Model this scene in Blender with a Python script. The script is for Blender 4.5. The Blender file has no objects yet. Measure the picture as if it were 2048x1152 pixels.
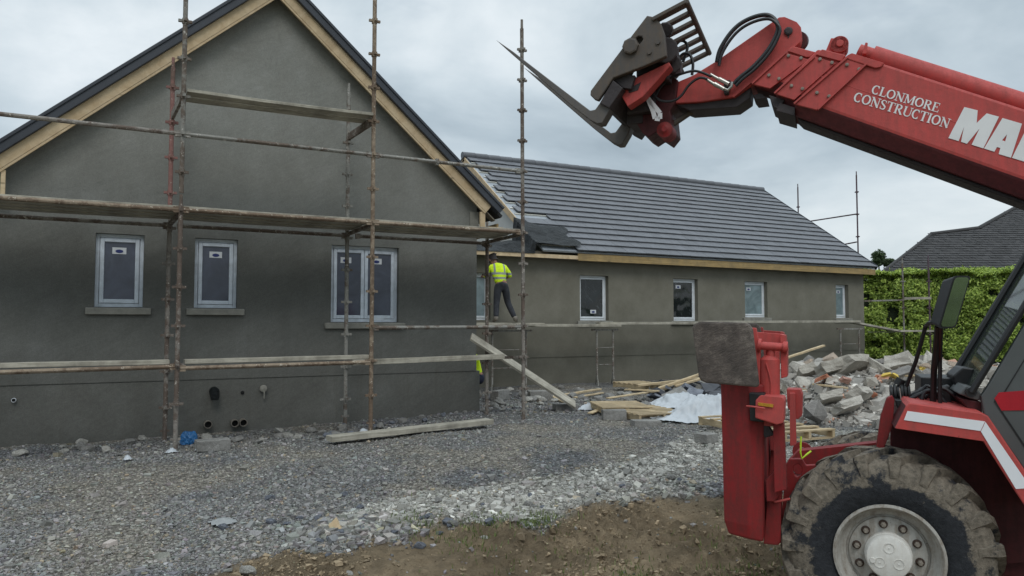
import bpy, bmesh, math, random
import numpy as np
from mathutils import Vector, Matrix, Quaternion
from mathutils.geometry import tessellate_polygon
random.seed(7); rng = np.random.default_rng(7)
SC = bpy.context.scene; COL = SC.collection
R = math.radians
# ------------------------------------------------------------------ camera
F_PX, HOR, VPX, EYE = 1500.0, 651.0, 3850.0, 1.6
TH = math.atan((HOR-576)/F_PX)
AZ = math.atan((VPX-1024)/F_PX*math.cos(TH))
HD = Vector((math.cos(AZ), math.sin(AZ), 0)); RT = Vector((math.sin(AZ), -math.cos(AZ), 0))
FW = HD*math.cos(TH)+Vector((0, 0, math.sin(TH))); UP = -HD*math.sin(TH)+Vector((0, 0, math.cos(TH)))
CAM = Vector((0, 0, EYE))
def at(px, py, Y=None, Z=None, X=None, D=None):
    d = FW+RT*((px-1024)/F_PX)+UP*((576-py)/F_PX)
    if Y is not None: t = (Y-CAM.y)/d.y
    elif Z is not None: t = (Z-CAM.z)/d.z
    elif X is not None: t = (X-CAM.x)/d.x
    else: t = D
    return CAM+d*t
def dr(D, r, z=0.0):            # depth along the heading, distance to the right of it
    return HD*D+RT*r+Vector((0, 0, z))
def pix_np(x, y, z):
    z = z-EYE
    dep = x*FW.x+y*FW.y+z*FW.z
    return 1024+F_PX*(x*RT.x+y*RT.y)/dep, 576-F_PX*(x*UP.x+y*UP.y+z*UP.z)/dep
cd = bpy.data.cameras.new('camera'); cam = bpy.data.objects.new('camera', cd); COL.objects.link(cam)
cd.sensor_width = 36; cd.lens = F_PX/2048*36; cd.clip_start = 0.05; cd.clip_end = 3000
cam.location = CAM; cam.rotation_euler = (R(90)+TH, 0, AZ-R(90)); SC.camera = cam
# ------------------------------------------------------------------ materials
def s2l(r, g, b):
    f = lambda c: c/12.92 if c <= .04045 else ((c+.055)/1.055)**2.4
    return (f(r/255), f(g/255), f(b/255), 1)
class NT:
    def __init__(s, name):
        s.m = bpy.data.materials.new(name); s.m.use_nodes = True
        s.t = s.m.node_tree; s.b = s.t.nodes['Principled BSDF']; s.L = s.t.links.new
        tc = s.t.nodes.new('ShaderNodeTexCoord'); s.obj = tc.outputs['Object']
    def n(s, typ, **k):
        x = s.t.nodes.new('ShaderNode'+typ)
        for a, v in k.items(): setattr(x, a, v)
        return x
    def vec(s, scale=(1, 1, 1), rot=(0, 0, 0), src=None):
        m = s.n('Mapping'); m.inputs['Scale'].default_value = scale; m.inputs['Rotation'].default_value = rot
        s.L(src or s.obj, m.inputs['Vector']); return m.outputs[0]
    def noise(s, scale, detail=4, rough=.55, vec=None, dist=0):
        x = s.n('TexNoise'); x.inputs['Scale'].default_value = scale; x.inputs['Detail'].default_value = detail
        x.inputs['Roughness'].default_value = rough; x.inputs['Distortion'].default_value = dist
        s.L(vec or s.obj, x.inputs['Vector']); return x.outputs['Fac']
    def voro(s, scale, vec=None, feat='F1', out='Distance', rnd=1):
        x = s.n('TexVoronoi', feature=feat); x.inputs['Scale'].default_value = scale; x.inputs['Randomness'].default_value = rnd
        s.L(vec or s.obj, x.inputs['Vector']); return x.outputs[out]
    def ramp(s, fac, stops, interp='LINEAR'):
        x = s.n('ValToRGB'); x.color_ramp.interpolation = interp; e = x.color_ramp.elements
        while len(e) < len(stops): e.new(.5)
        for i, (p, c) in enumerate(stops):
            e[i].position = p; e[i].color = c if len(c) == 4 else (*c, 1)
        s.L(fac, x.inputs[0]); return x.outputs[0]
    def mix(s, fac, a, b, mode='MIX'):
        x = s.n('Mix', data_type='RGBA', blend_type=mode)
        for sock, v in ((x.inputs[0], fac), (x.inputs[6], a), (x.inputs[7], b)):
            if hasattr(v, 'is_linked') or hasattr(v, 'links'): s.L(v, sock)
            else: sock.default_value = v
        return x.outputs[2]
    def math(s, op, a, b=0.0):
        x = s.n('Math', operation=op)
        for i, v in enumerate((a, b)):
            if hasattr(v, 'links'): s.L(v, x.inputs[i])
            else: x.inputs[i].default_value = v
        return x.outputs[0]
    def sep(s, src=None):
        x = s.n('SeparateXYZ'); s.L(src or s.obj, x.inputs[0]); return x.outputs
    def rnd(s):
        return s.n('NewGeometry').outputs['Random Per Island']
    def attr(s, name):
        return s.n('Attribute', attribute_name=name).outputs['Color']
    def col(s, v):
        if hasattr(v, 'links'): s.L(v, s.b.inputs['Base Color'])
        else: s.b.inputs['Base Color'].default_value = v
    def rough(s, v):
        if hasattr(v, 'links'): s.L(v, s.b.inputs['Roughness'])
        else: s.b.inputs['Roughness'].default_value = v
    def bump(s, h, dist=.01, strength=1.0):
        x = s.n('Bump'); x.inputs['Distance'].default_value = dist; x.inputs['Strength'].default_value = strength
        s.L(h, x.inputs['Height']); s.L(x.outputs[0], s.b.inputs['Normal'])
    def spec(s, v): s.b.inputs['Specular IOR Level'].default_value = v
def g(v): return (v, v, v, 1)
def simple(name, rgb, rough=.6, var=.15, sc=6, metal=0, bump=0, bsc=40, island=0):
    t = NT(name); c = s2l(*rgb)
    lo = tuple(x*(1-var) for x in c[:3]); hi = tuple(min(1, x*(1+var)) for x in c[:3])
    o = t.ramp(t.noise(sc), [(.3, lo), (.7, hi)])
    if island:
        o = t.mix(1.0, o, t.ramp(t.rnd(), [(0, g(1-island)[:3]), (1, g(1.0)[:3])]), 'MULTIPLY')
    t.col(o); t.rough(rough); t.b.inputs['Metallic'].default_value = metal
    if bump: t.bump(t.noise(bsc), bump)
    return t.m
def mat_plaster():
    t = NT('render_plaster')
    big = t.noise(.55, 5, .6, dist=.6); cloud = t.noise(1.7, 5, .65, t.vec((1, 1, .8)))
    fine = t.noise(60, 3, .6)
    c = t.ramp(cloud, [(.25, s2l(115, 114, 109)), (.5, s2l(120, 120, 115)), (.75, s2l(129, 129, 125))])
    damp = t.ramp(big, [(.42, g(1.0)), (.6, g(0.88))])
    c = t.mix(1.0, c, damp, 'MULTIPLY')
    # colour by height: darker low down and between the lifts, paler towards the apex
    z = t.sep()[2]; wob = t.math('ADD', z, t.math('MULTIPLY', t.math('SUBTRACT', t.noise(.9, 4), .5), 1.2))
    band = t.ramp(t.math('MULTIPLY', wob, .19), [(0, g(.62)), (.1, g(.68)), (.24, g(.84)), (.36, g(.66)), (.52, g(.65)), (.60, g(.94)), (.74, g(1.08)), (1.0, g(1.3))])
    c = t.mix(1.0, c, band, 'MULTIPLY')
    c = t.mix(1.0, c, t.ramp(fine, [(.25, g(.82)), (.75, g(1.12))]), 'MULTIPLY')
    trow = t.noise(5, 4, .7, t.vec((.5, .5, 2.4), src=t.vec(rot=(0, R(28), 0))), dist=1.2); mid = t.noise(22, 4, .75)
    c = t.mix(1.0, c, t.ramp(trow, [(.3, g(.93)), (.7, g(1.07))]), 'MULTIPLY')
    c = t.mix(1.0, c, t.ramp(mid, [(.3, g(.90)), (.7, g(1.10))]), 'MULTIPLY')
    sm = t.math('MULTIPLY', t.ramp(t.noise(1.9, 3, .5, t.vec((1, 1, 2.2))), [(.62, g(0)), (.72, g(1))]), t.ramp(t.math('MULTIPLY', z, .14), [(.55, g(0)), (.75, g(.4))]))
    c = t.mix(sm, c, s2l(152, 153, 150))
    drip = t.math('MULTIPLY', t.ramp(t.noise(2.2, 4, .7, t.vec((3.5, 3.5, .22))), [(.56, g(0)), (.72, g(.35))]), t.ramp(t.math('MULTIPLY', z, .2), [(.1, g(1)), (.4, g(.2))]))
    c = t.mix(drip, c, s2l(84, 82, 76))
    t.col(c); t.rough(.9); t.spec(.25)
    t.bump(t.math('ADD', t.math('MULTIPLY', fine, .3), t.math('MULTIPLY', cloud, 1.2)), .006)
    return t.m
def mat_wing_plaster():
    t = NT('wing_plaster')
    cloud = t.noise(1.3, 5, .65); fine = t.noise(70, 3, .6)
    c = t.ramp(cloud, [(.3, s2l(110, 107, 96)), (.7, s2l(128, 125, 114))])
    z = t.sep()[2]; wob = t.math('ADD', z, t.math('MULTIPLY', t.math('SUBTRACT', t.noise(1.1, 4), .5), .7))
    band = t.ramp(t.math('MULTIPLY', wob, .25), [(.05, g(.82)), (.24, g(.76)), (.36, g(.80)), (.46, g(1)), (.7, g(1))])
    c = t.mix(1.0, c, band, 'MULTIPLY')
    c = t.mix(1.0, c, t.ramp(fine, [(.25, g(.85)), (.75, g(1.1))]), 'MULTIPLY')
    t.col(c); t.rough(.92); t.spec(.2); t.bump(fine, .003)
    return t.m
def mat_wood(name, a, b, dirt=0.0, grain=(1, 14, 14), rough=.75, island=.25, knots=True):
    t = NT(name)
    gr = t.noise(2.2, 6, .65, t.vec(grain), dist=.8)
    c = t.ramp(gr, [(.3, s2l(*a)), (.68, s2l(*b))])
    if knots:
        k = t.voro(1.6, t.vec((1, 3, 3)))
        c = t.mix(t.ramp(k, [(.03, g(.75)), (.10, g(0))]), c, tuple(x*.35 for x in s2l(*a)[:3])+(1,))
    if dirt:
        d = t.noise(2.6, 5, .7)
        c = t.mix(t.math('MULTIPLY', t.ramp(d, [(.42, g(0)), (.66, g(1))]), dirt), c, s2l(92, 88, 80))
    if island:
        c = t.mix(1.0, c, t.ramp(t.rnd(), [(0, g(1-island)), (1, g(1.05))]), 'MULTIPLY')
    t.col(c); t.rough(rough); t.bump(gr, .004); t.spec(.25)
    return t.m
def mat_tube(name, base, rust, amt=.5, chalk=(170, 165, 155)):
    t = NT(name)
    n1 = t.noise(7, 6, .7); n2 = t.noise(16, 5, .7); n3 = t.noise(1.1, 2)
    c = t.ramp(n2, [(.3, tuple(x*.7 for x in s2l(*base)[:3])), (.7, s2l(*base))])
    sel = t.math('ADD', n1, t.math('MULTIPLY', t.math('SUBTRACT', n3, .5), .7))
    c = t.mix(t.ramp(sel, [(.52-.25*amt, g(0)), (.62-.2*amt, g(1))]), c, t.ramp(n2, [(.3, tuple(x*.6 for x in s2l(*rust)[:3])), (.7, s2l(*rust))]))
    c = t.mix(t.ramp(t.noise(22, 4, .7), [(.60, g(0)), (.68, g(.9))]), c, s2l(*chalk))
    t.col(c); t.rough(.75); t.bump(n2, .003); t.spec(.3)
    return t.m
def mat_paint(name, rgb, dirt=(70, 55, 45), amt=.45, rough=.42, chips=.5):
    t = NT(name); c0 = s2l(*rgb)
    n = t.noise(1.8, 5, .65); f = t.noise(28, 5, .75); st = t.noise(4, 5, .7, t.vec((5, 5, .7)))
    c = t.ramp(n, [(.25, tuple(x*.78 for x in c0[:3])), (.6, c0), (.8, tuple(min(1, x*1.12+.008) for x in c0[:3]))])
    d = t.math('ADD', t.math('MULTIPLY', st, .6), t.math('MULTIPLY', f, .4))
    c = t.mix(t.math('MULTIPLY', t.ramp(d, [(.42, g(0)), (.64, g(1))]), amt), c, s2l(*dirt))
    big = t.noise(.9, 6, .75); c = t.mix(t.math('MULTIPLY', t.ramp(big, [(.5, g(0)), (.72, g(1))]), amt*.6), c, tuple(x*.6 for x in s2l(*dirt)[:3])+(1,))
    scr = t.noise(3, 4, .8, t.vec((1, 1, 26), src=t.vec(rot=(0, R(17), 0)))); c = t.mix(t.ramp(scr, [(.68, g(0)), (.74, g(chips*.5))]), c, tuple(min(1, x*1.5+.03) for x in c0[:3])+(1,))
    c = t.mix(t.ramp(t.noise(55, 3, .6), [(.70, g(0)), (.74, g(chips))]), c, s2l(48, 36, 32))
    t.col(c); t.rough(t.ramp(d, [(.3, g(rough)), (.7, g(min(1, rough+.35)))])); t.bump(f, .0015); t.spec(.35)
    return t.m
def mat_glass(name, rgb, rough=.06, wob=.02, crumple=0, fac=1.0):
    t = NT(name); c = s2l(*rgb)
    n = t.noise(1.6, 4, .6, dist=1.2)
    o = t.ramp(n, [(.3, tuple(x*.65 for x in c[:3])), (.7, tuple(x*1.35 for x in c[:3]))])
    if crumple:
        w = t.noise(2.6, 7, .72, t.vec((2.2, 2.2, .8), src=t.vec(rot=(0, R(28), 0))), dist=1.6)
        o = t.mix(t.ramp(w, [(.55, g(0)), (.68, g(crumple))]), o, s2l(110, 118, 122))
    t.col(o); t.rough(rough); t.bump(t.noise(1.4, 2), wob); t.spec(.5)
    return t.m
def mat_tiles():
    t = NT('concrete_roof_tile')
    c = t.ramp(t.noise(9, 5, .7), [(.3, s2l(94, 96, 101)), (.7, s2l(106, 108, 113))])
    c = t.mix(1.0, c, t.ramp(t.rnd(), [(0, g(.88)), (.5, g(.99)), (1, g(1.06))]), 'MULTIPLY')
    c = t.mix(t.ramp(t.noise(.8, 4), [(.5, g(0)), (.8, g(.18))]), c, s2l(120, 121, 124))
    t.col(c); t.rough(.55); t.bump(t.noise(120, 3), .002); t.spec(.4)
    return t.m
def mat_slate_roof():
    t = NT('old_slate')
    c = t.ramp(t.noise(5, 5, .7), [(.3, s2l(46, 46, 48)), (.7, s2l(68, 66, 66))])
    c = t.mix(1.0, c, t.ramp(t.rnd(), [(0, g(.7)), (1, g(1.15))]), 'MULTIPLY')
    c = t.mix(t.ramp(t.noise(1.6, 6, .8), [(.6, g(0)), (.74, g(.45))]), c, s2l(100, 97, 90))
    t.col(c); t.rough(.8); t.bump(t.noise(30), .006)
    return t.m
def mat_vcol(name, attr='col', rough=.9, bump=.006, bsc=70, var=.28):
    t = NT(name)
    c = t.mix(1.0, t.attr(attr), t.ramp(t.noise(bsc, 5, .7), [(.25, g(1-var)), (.75, g(1+var))]), 'MULTIPLY')
    t.col(c); t.rough(rough); t.spec(.2); t.bump(t.noise(bsc*.7, 5, .7), bump)
    return t.m
def mat_ground():
    t = NT('gravel_ground')
    base = t.attr('col')
    v = t.voro(26, out='Color'); vd = t.voro(26); v2 = t.voro(60, out='Color'); v2d = t.voro(60)
    sv = t.sep(v)[0]; sv2 = t.sep(v2)[1]
    stone = t.mix(1.0, t.ramp(sv, [(0, g(.55)), (.6, g(1.0)), (1, g(1.45))]), t.ramp(sv2, [(0, g(.65)), (1, g(1.35))]), 'MULTIPLY')
    stone = t.mix(1.0, stone, t.ramp(vd, [(.2, g(1.1)), (.6, g(.6))]), 'MULTIPLY')
    mudk = t.n('Attribute', attribute_name='mud').outputs['Fac']
    clod = t.mix(1.0, t.ramp(t.noise(9, 8, .8), [(.28, g(.6)), (.5, g(1)), (.72, g(1.3))]), t.ramp(t.noise(2.2, 5, .7), [(.3, g(.7)), (.7, g(1.2))]), 'MULTIPLY')
    k = t.mix(mudk, stone, clod)
    t.col(t.mix(1.0, base, k, 'MULTIPLY'))
    mh = t.math('ADD', t.math('MULTIPLY', t.noise(5, 9, .78, dist=.6), 4.2), t.math('MULTIPLY', t.voro(14, feat='SMOOTH_F1'), -1.6))
    h = t.mix(mudk, t.math('ADD', t.math('MULTIPLY', vd, -1.0), t.math('MULTIPLY', v2d, -.5)), mh)
    t.bump(h, .035); t.rough(.93); t.spec(.15)
    return t.m
def mat_leaf(name, a, b, c3):
    t = NT(name)
    c = t.ramp(t.rnd(), [(0, s2l(*a)), (.45, s2l(*b)), (1, s2l(*c3))])
    t.col(c); t.rough(.5); t.spec(.35)
    tr = t.n('BsdfTranslucent'); t.L(c, tr.inputs['Color'])
    mx = t.n('MixShader'); mx.inputs[0].default_value = .25
    t.L(t.b.outputs[0], mx.inputs[1]); t.L(tr.outputs[0], mx.inputs[2])
    t.L(mx.outputs[0], t.t.nodes['Material Output'].inputs['Surface'])
    return t.m
def mat_hivis():
    t = NT('hi_vis_cloth'); x, y, z = t.sep()
    c = t.ramp(t.noise(9, 4), [(.3, s2l(190, 222, 20)), (.7, s2l(218, 245, 40))])
    def band(v, c0, w): return t.math('LESS_THAN', t.math('ABSOLUTE', t.math('SUBTRACT', v, c0)), w)
    hz = t.math('MAXIMUM', band(z, 1.10, .028), band(z, 1.215, .028))
    vs = t.math('MULTIPLY', band(t.math('ABSOLUTE', t.math('ADD', x, .055)), .125, .024), t.math('GREATER_THAN', z, 1.24))
    c = t.mix(t.math('MAXIMUM', hz, vs), c, s2l(140, 145, 140))
    t.col(c); t.rough(.85); t.bump(t.noise(12, 4, .6), .02)
    return t.m
def mat_tyre():
    t = NT('muddy_rubber')
    a = t.attr('mudv'); n = t.noise(7, 6, .7); n2 = t.noise(30, 4, .7)
    m = t.math('ADD', t.n('Attribute', attribute_name='mudv').outputs['Fac'], t.math('MULTIPLY', t.math('SUBTRACT', n, .5), 2.3))
    mud = t.ramp(n2, [(.3, s2l(88, 82, 73)), (.7, s2l(140, 130, 116))])
    c = t.mix(t.ramp(m, [(.42, g(0)), (.60, g(.92))]), t.ramp(n2, [(.3, s2l(34, 36, 40)), (.7, s2l(54, 56, 60))]), mud)
    t.col(c); t.rough(.85); t.bump(t.noise(24, 6, .75), .012); t.spec(.3)
    return t.m
def mat_sheet(name, rgb, sss=0.0, rough=.3, trans=0.0, var=.15, bmp=.012):
    t = NT(name); c = s2l(*rgb)
    w = t.noise(3.2, 6, .7, dist=1.5)
    t.col(t.ramp(w, [(.3, tuple(x*(1-var) for x in c[:3])), (.7, tuple(min(1, x*(1+var)) for x in c[:3]))])); t.rough(rough); t.bump(w, bmp)
    t.b.inputs['Transmission Weight'].default_value = trans
    return t.m
# ------------------------------------------------------------------ mesh builder
ROOTM = {}
def root_of(o):
    while o.parent is not None: o = o.parent
    return o
def link(o, parent=None):
    COL.objects.link(o)
    if parent is not None: o.parent = parent
    return o
def tag(o, label=None, cat=None, group=None, kind=None):
    if label: o['label'] = label
    if cat: o['category'] = cat
    if group: o['group'] = group
    if kind: o['kind'] = kind
    return o
def thing(name, label, cat, loc=(0, 0, 0), rz=0.0, group=None):
    o = bpy.data.objects.new(name, None); COL.objects.link(o)
    o.location = loc; o.rotation_euler = (0, 0, rz); o.empty_display_size = .2
    ROOTM[o.name] = (Matrix.Translation(Vector(loc)) @ Matrix.Rotation(rz, 4, 'Z')).inverted()
    return tag(o, label, cat, group)
def frame_of(d, up=Vector((0, 0, 1))):
    d = d.normalized()
    if abs(d.dot(up)) > .98: up = Vector((1, 0, 0))
    a = d.cross(up).normalized(); return d, a, a.cross(d).normalized()
class MB:
    def __init__(s): s.v = []; s.f = []
    def add(s, vs, fs):
        b = len(s.v); s.v += [Vector(p) for p in vs]; s.f += [tuple(b+i for i in q) for q in fs]; return s
    def hexa(s, p):      # bottom 4 ccw then top 4
        return s.add(p, [(3, 2, 1, 0), (4, 5, 6, 7), (0, 1, 5, 4), (1, 2, 6, 5), (2, 3, 7, 6), (3, 0, 4, 7)])
    def box(s, c, d, M=None, jit=0):
        c = Vector(c); x, y, z = (k/2 for k in d)
        ps = [Vector(q) for q in ((-x, -y, -z), (x, -y, -z), (x, y, -z), (-x, y, -z), (-x, -y, z), (x, -y, z), (x, y, z), (-x, y, z))]
        if jit: ps = [q+Vector((random.uniform(-jit, jit), random.uniform(-jit, jit), random.uniform(-jit, jit))) for q in ps]
        return s.hexa([c+(M @ q if M else q) for q in ps])
    def bar(s, a, b, w, h, up=Vector((0, 0, 1))):   # box from a to b, w sideways, h along up
        a = Vector(a); b = Vector(b); d, sd, u = frame_of(b-a, up)
        o = [(-sd*w-u*h)/2, (sd*w-u*h)/2, (sd*w+u*h)/2, (-sd*w+u*h)/2]
        return s.hexa([a+o[0], a+o[1], a+o[2], a+o[3], b+o[0], b+o[1], b+o[2], b+o[3]])
    def tube(s, pts, r, n=9, cap=True):
        pts = [Vector(p) for p in pts]; m = len(pts); rr = r if isinstance(r, (list, tuple)) else [r]*m
        vs = []; fs = []; pa = None
        for i, p in enumerate(pts):
            d = (pts[min(i+1, m-1)]-pts[max(i-1, 0)]).normalized()
            if pa is None: _, a, b = frame_of(d)
            else:
                a = (pa-d*pa.dot(d)).normalized(); b = a.cross(d).normalized()
            pa = a
            for k in range(n):
                t = 2*math.pi*k/n; vs.append(p+(a*math.cos(t)+b*math.sin(t))*rr[i])
        for i in range(m-1):
            for k in range(n):
                k2 = (k+1) % n; fs.append((i*n+k, (i+1)*n+k, (i+1)*n+k2, i*n+k2))
        if cap:
            fs.append(tuple(range(n))); fs.append(tuple((m-1)*n+k for k in reversed(range(n))))
        return s.add(vs, fs)
    def lathe(s, prof, o, ax, n=24, closed=False):   # prof [(radius, along)]
        o = Vector(o); d, a, b = frame_of(Vector(ax)); vs = []; fs = []; m = len(prof)
        for (r, h) in prof:
            for k in range(n):
                t = 2*math.pi*k/n; vs.append(o+d*h+(a*math.cos(t)+b*math.sin(t))*r)
        for i in range(m-1):
            for k in range(n):
                k2 = (k+1) % n; fs.append((i*n+k, i*n+k2, (i+1)*n+k2, (i+1)*n+k))
        if prof[0][0] > 1e-4 and not closed: fs.append(tuple(reversed(range(n))))
        if prof[-1][0] > 1e-4 and not closed: fs.append(tuple((m-1)*n+k for k in range(n)))
        return s.add(vs, fs)
    def prism(s, poly, off, holes=()):               # flat polygon pushed along off
        off = Vector(off); loops = [[Vector(p) for p in poly]]+[[Vector(p) for p in h] for h in holes]
        flat = [p for l in loops for p in l]; n = len(flat)
        tri = tessellate_polygon(loops)
        fs = [tuple(t) for t in tri]+[tuple(reversed([i+n for i in t])) for t in tri]
        b = 0
        for l in loops:
            m = len(l)
            for i in range(m):
                j = (i+1) % m; fs.append((b+i, b+i+n, b+j+n, b+j))
            b += m
        return s.add(flat+[p+off for p in flat], fs)
    def sheet(s, poly, holes=()):
        loops = [[Vector(p) for p in poly]]+[[Vector(p) for p in h] for h in holes]
        return s.add([p for l in loops for p in l], [tuple(t) for t in tessellate_polygon(loops)])
    def grid(s, fn, nu, nv):
        vs = [fn(i/nu, j/nv) for i in range(nu+1) for j in range(nv+1)]
        fs = [(i*(nv+1)+j, (i+1)*(nv+1)+j, (i+1)*(nv+1)+j+1, i*(nv+1)+j+1) for i in range(nu) for j in range(nv)]
        return s.add(vs, fs)
    def build(s, name, mat, parent=None, smooth=False, bevel=0, local=False, recalc=True, ang=None):
        me = bpy.data.meshes.new(name); vs = s.v
        if parent is not None and not local:
            M = ROOTM.get(root_of(parent).name)
            if M is not None: vs = [M @ p for p in vs]
        me.from_pydata([tuple(p) for p in vs], [], s.f)
        if recalc:
            bm = bmesh.new(); bm.from_mesh(me); bmesh.ops.recalc_face_normals(bm, faces=bm.faces); bm.to_mesh(me); bm.free()
        me.materials.append(mat)
        if smooth:
            me.polygons.foreach_set('use_smooth', [True]*len(me.polygons))
            me.set_sharp_from_angle(angle=R(ang or 40))
        o = bpy.data.objects.new(name, me); link(o, parent)
        if bevel:
            bv = o.modifiers.new('bevel', 'BEVEL'); bv.width = bevel; bv.segments = 2; bv.limit_method = 'ANGLE'; bv.angle_limit = R(40)
        return o
def copy_tree(o, parent=None):
    c = o.copy(); COL.objects.link(c)
    if parent is not None: c.parent = parent
    for ch in list(o.children): copy_tree(ch, c)
    return c
# value noise in numpy
def vnoise(x, y, seed=0, octs=4, gain=.5):
    tot = np.zeros_like(np.asarray(x, float)); amp = 1; nrm = 0
    x = np.asarray(x, float); y = np.asarray(y, float)
    for o in range(octs):
        xi = np.floor(x).astype(np.int64); yi = np.floor(y).astype(np.int64); fx = x-xi; fy = y-yi
        fx = fx*fx*(3-2*fx); fy = fy*fy*(3-2*fy)
        def hsh(a, b):
            h = (a*374761393+b*668265263+(seed+o)*1442695041) & 0x7fffffff
            h = ((h ^ (h >> 13))*1274126177) & 0x7fffffff
            return ((h ^ (h >> 16)) & 0xffff)/65535.0
        v = (hsh(xi, yi)*(1-fx)+hsh(xi+1, yi)*fx)*(1-fy)+(hsh(xi, yi+1)*(1-fx)+hsh(xi+1, yi+1)*fx)*fy
        tot += v*amp; nrm += amp; amp *= gain; x = x*2.03+17.1; y = y*2.03+5.7
    return tot/nrm
def sstep(a, b, x):
    t = np.clip((np.asarray(x, float)-a)/(b-a), 0, 1); return t*t*(3-2*t)
def set_col(me, name, arr):     # per-vertex colour
    a = me.color_attributes.new(name, 'FLOAT_COLOR', 'POINT')
    c = np.ones((len(arr), 4), np.float32); c[:, :arr.shape[1]] = arr; a.data.foreach_set('color', c.ravel())
M = {}
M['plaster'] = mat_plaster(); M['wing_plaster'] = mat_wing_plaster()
M['new_timber'] = mat_wood('new_timber', (196, 170, 134), (224, 202, 168), dirt=.2, grain=(2, 2, 2))
M['fascia'] = mat_wood('fascia_timber', (150, 126, 84), (184, 158, 112), dirt=.4, grain=(.6, 12, 12))
M['board'] = mat_wood('weathered_board', (146, 141, 128), (188, 182, 168), dirt=.55, grain=(.7, 12, 12), island=.35)
M['batten'] = mat_wood('roof_batten', (190, 190, 184), (215, 212, 200), dirt=.3, grain=(.7, 12, 12))
M['pallet'] = mat_wood('pallet_wood', (168, 148, 116), (208, 188, 154), dirt=.35, grain=(2, 2, 9), island=.35)
M['verge'] = simple('dry_verge_plastic', (52, 56, 64), .5, .15, 3)
M['tile'] = mat_tiles(); M['slate'] = mat_slate_roof()
M['soffit'] = simple('shaded_soffit_board', (120, 112, 100), .8)
M['upvc'] = simple('white_upvc', (216, 221, 226), .35, .12, 4)
M['upvc_film'] = simple('film_covered_upvc', (200, 208, 218), .4, .14, 9)
M['upvc_cream'] = simple('taped_upvc', (150, 148, 136), .5, .18, 5)
M['glass_film'] = mat_glass('filmed_pane', (66, 70, 84), .08, .012, .10)
M['glass_dark'] = mat_glass('dark_pane', (30, 34, 36), .05, .02, .35)
M['glass_pale'] = mat_glass('pale_pane', (120, 136, 140), .12, .01)
M['sticker'] = simple('paper_sticker', (205, 208, 212), .6, .05)
M['sticker_ink'] = simple('sticker_ink', (40, 52, 110), .5, .05)
M['slate_new'] = simple('dark_broken_tile', (70, 72, 78), .7, .25, 5)
M['sill'] = simple('concrete_sill', (132, 130, 122), .9, .2, 7, bump=.004)
M['pipe'] = simple('grey_pipe', (112, 106, 98), .5, .15)
M['hollow'] = simple('pipe_hollow', (16, 16, 17), .9)
M['underlay'] = simple('silver_underlay', (150, 156, 162), .45, .15, 3)
M['pale_plaster'] = simple('pale_plaster', (188, 190, 188), .9, .1, 2, bump=.002)
M['black_poly'] = mat_sheet('black_polythene', (22, 26, 28), 0, .42, var=.4, bmp=.09)
M['black_poly'].node_tree.nodes['Principled BSDF'].inputs['Specular IOR Level'].default_value = .22
M['white_poly'] = mat_sheet('white_polythene', (190, 195, 200), 0, .35, .15, .08)
M['grey_poly'] = mat_sheet('dusty_polythene', (142, 144, 144), 0, .5, 0, .15)
M['blue_poly'] = mat_sheet('blue_polythene', (38, 98, 150), 0, .35, 0, .45)
M['tube'] = mat_tube('rusty_scaffold_tube', (140, 134, 127), (108, 95, 86), .42, (190, 184, 174))
M['tube_grey'] = mat_tube('grey_scaffold_tube', (142, 140, 134), (112, 100, 90), .25, (196, 192, 184))
M['tube_red'] = mat_tube('red_scaffold_tube', (142, 104, 98), (120, 98, 88), .15)
M['tube_orange'] = mat_tube('orange_rust_tube', (152, 136, 118), (122, 104, 88), .42, (196, 188, 172))
M['tube_purple'] = mat_tube('dull_purple_tube', (96, 80, 90), (92, 74, 76), .3, (116, 104, 108))
M['red'] = mat_paint('red_machine_paint', (190, 76, 72), (126, 74, 70), .5)
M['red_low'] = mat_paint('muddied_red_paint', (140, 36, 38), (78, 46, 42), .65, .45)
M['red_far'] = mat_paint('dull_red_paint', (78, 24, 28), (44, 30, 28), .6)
M['grime'] = simple('greasy_grime', (54, 48, 50), .7, .3, 6, bump=.004)
M['steel'] = mat_paint('worn_dark_steel', (84, 79, 76), (106, 92, 78), .6, .5, .3)
M['fork'] = mat_paint('bare_fork_steel', (92, 89, 88), (110, 100, 88), .45, .4, .2)
def mat_foot():
    t = NT('mud_caked_steel')
    n = t.noise(4, 8, .8, t.vec((2.5, 2.5, 9), src=t.vec(rot=(0, R(-22), 0))), dist=.8); n2 = t.noise(26, 5, .7)
    iso = t.noise(7, 7, .8); c = t.ramp(t.math('ADD', t.math('MULTIPLY', n, .35), t.math('MULTIPLY', iso, .65)), [(.36, s2l(64, 57, 53)), (.5, s2l(90, 81, 75)), (.64, s2l(132, 122, 113))])
    t.col(t.mix(1.0, c, t.ramp(n2, [(.3, g(.75)), (.7, g(1.15))]), 'MULTIPLY')); t.rough(.75); t.bump(n, .012)
    return t.m
M['foot'] = mat_foot()
M['hose'] = simple('hydraulic_hose', (30, 31, 34), .45, .2, 30)
M['chrome'] = simple('steel_coupling', (176, 174, 168), .3, .15, 30, metal=.8)
M['black'] = simple('black_plastic', (22, 23, 25), .5, .3, 8)
M['cab'] = simple('grey_cab_panel', (78, 82, 82), .55, .12, 4)
M['cabred'] = mat_paint('red_decal', (170, 24, 38), (120, 30, 36), .3)
M['decal'] = simple('white_reflective_strip', (226, 228, 232), .35, .05, 5)
M['letter'] = simple('white_lettering', (222, 222, 222), .4, .05, 5)
M['amber'] = simple('amber_lens', (176, 130, 40), .3, .2, 40)
M['strap'] = simple('white_webbing', (205, 205, 208), .7, .06)
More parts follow.
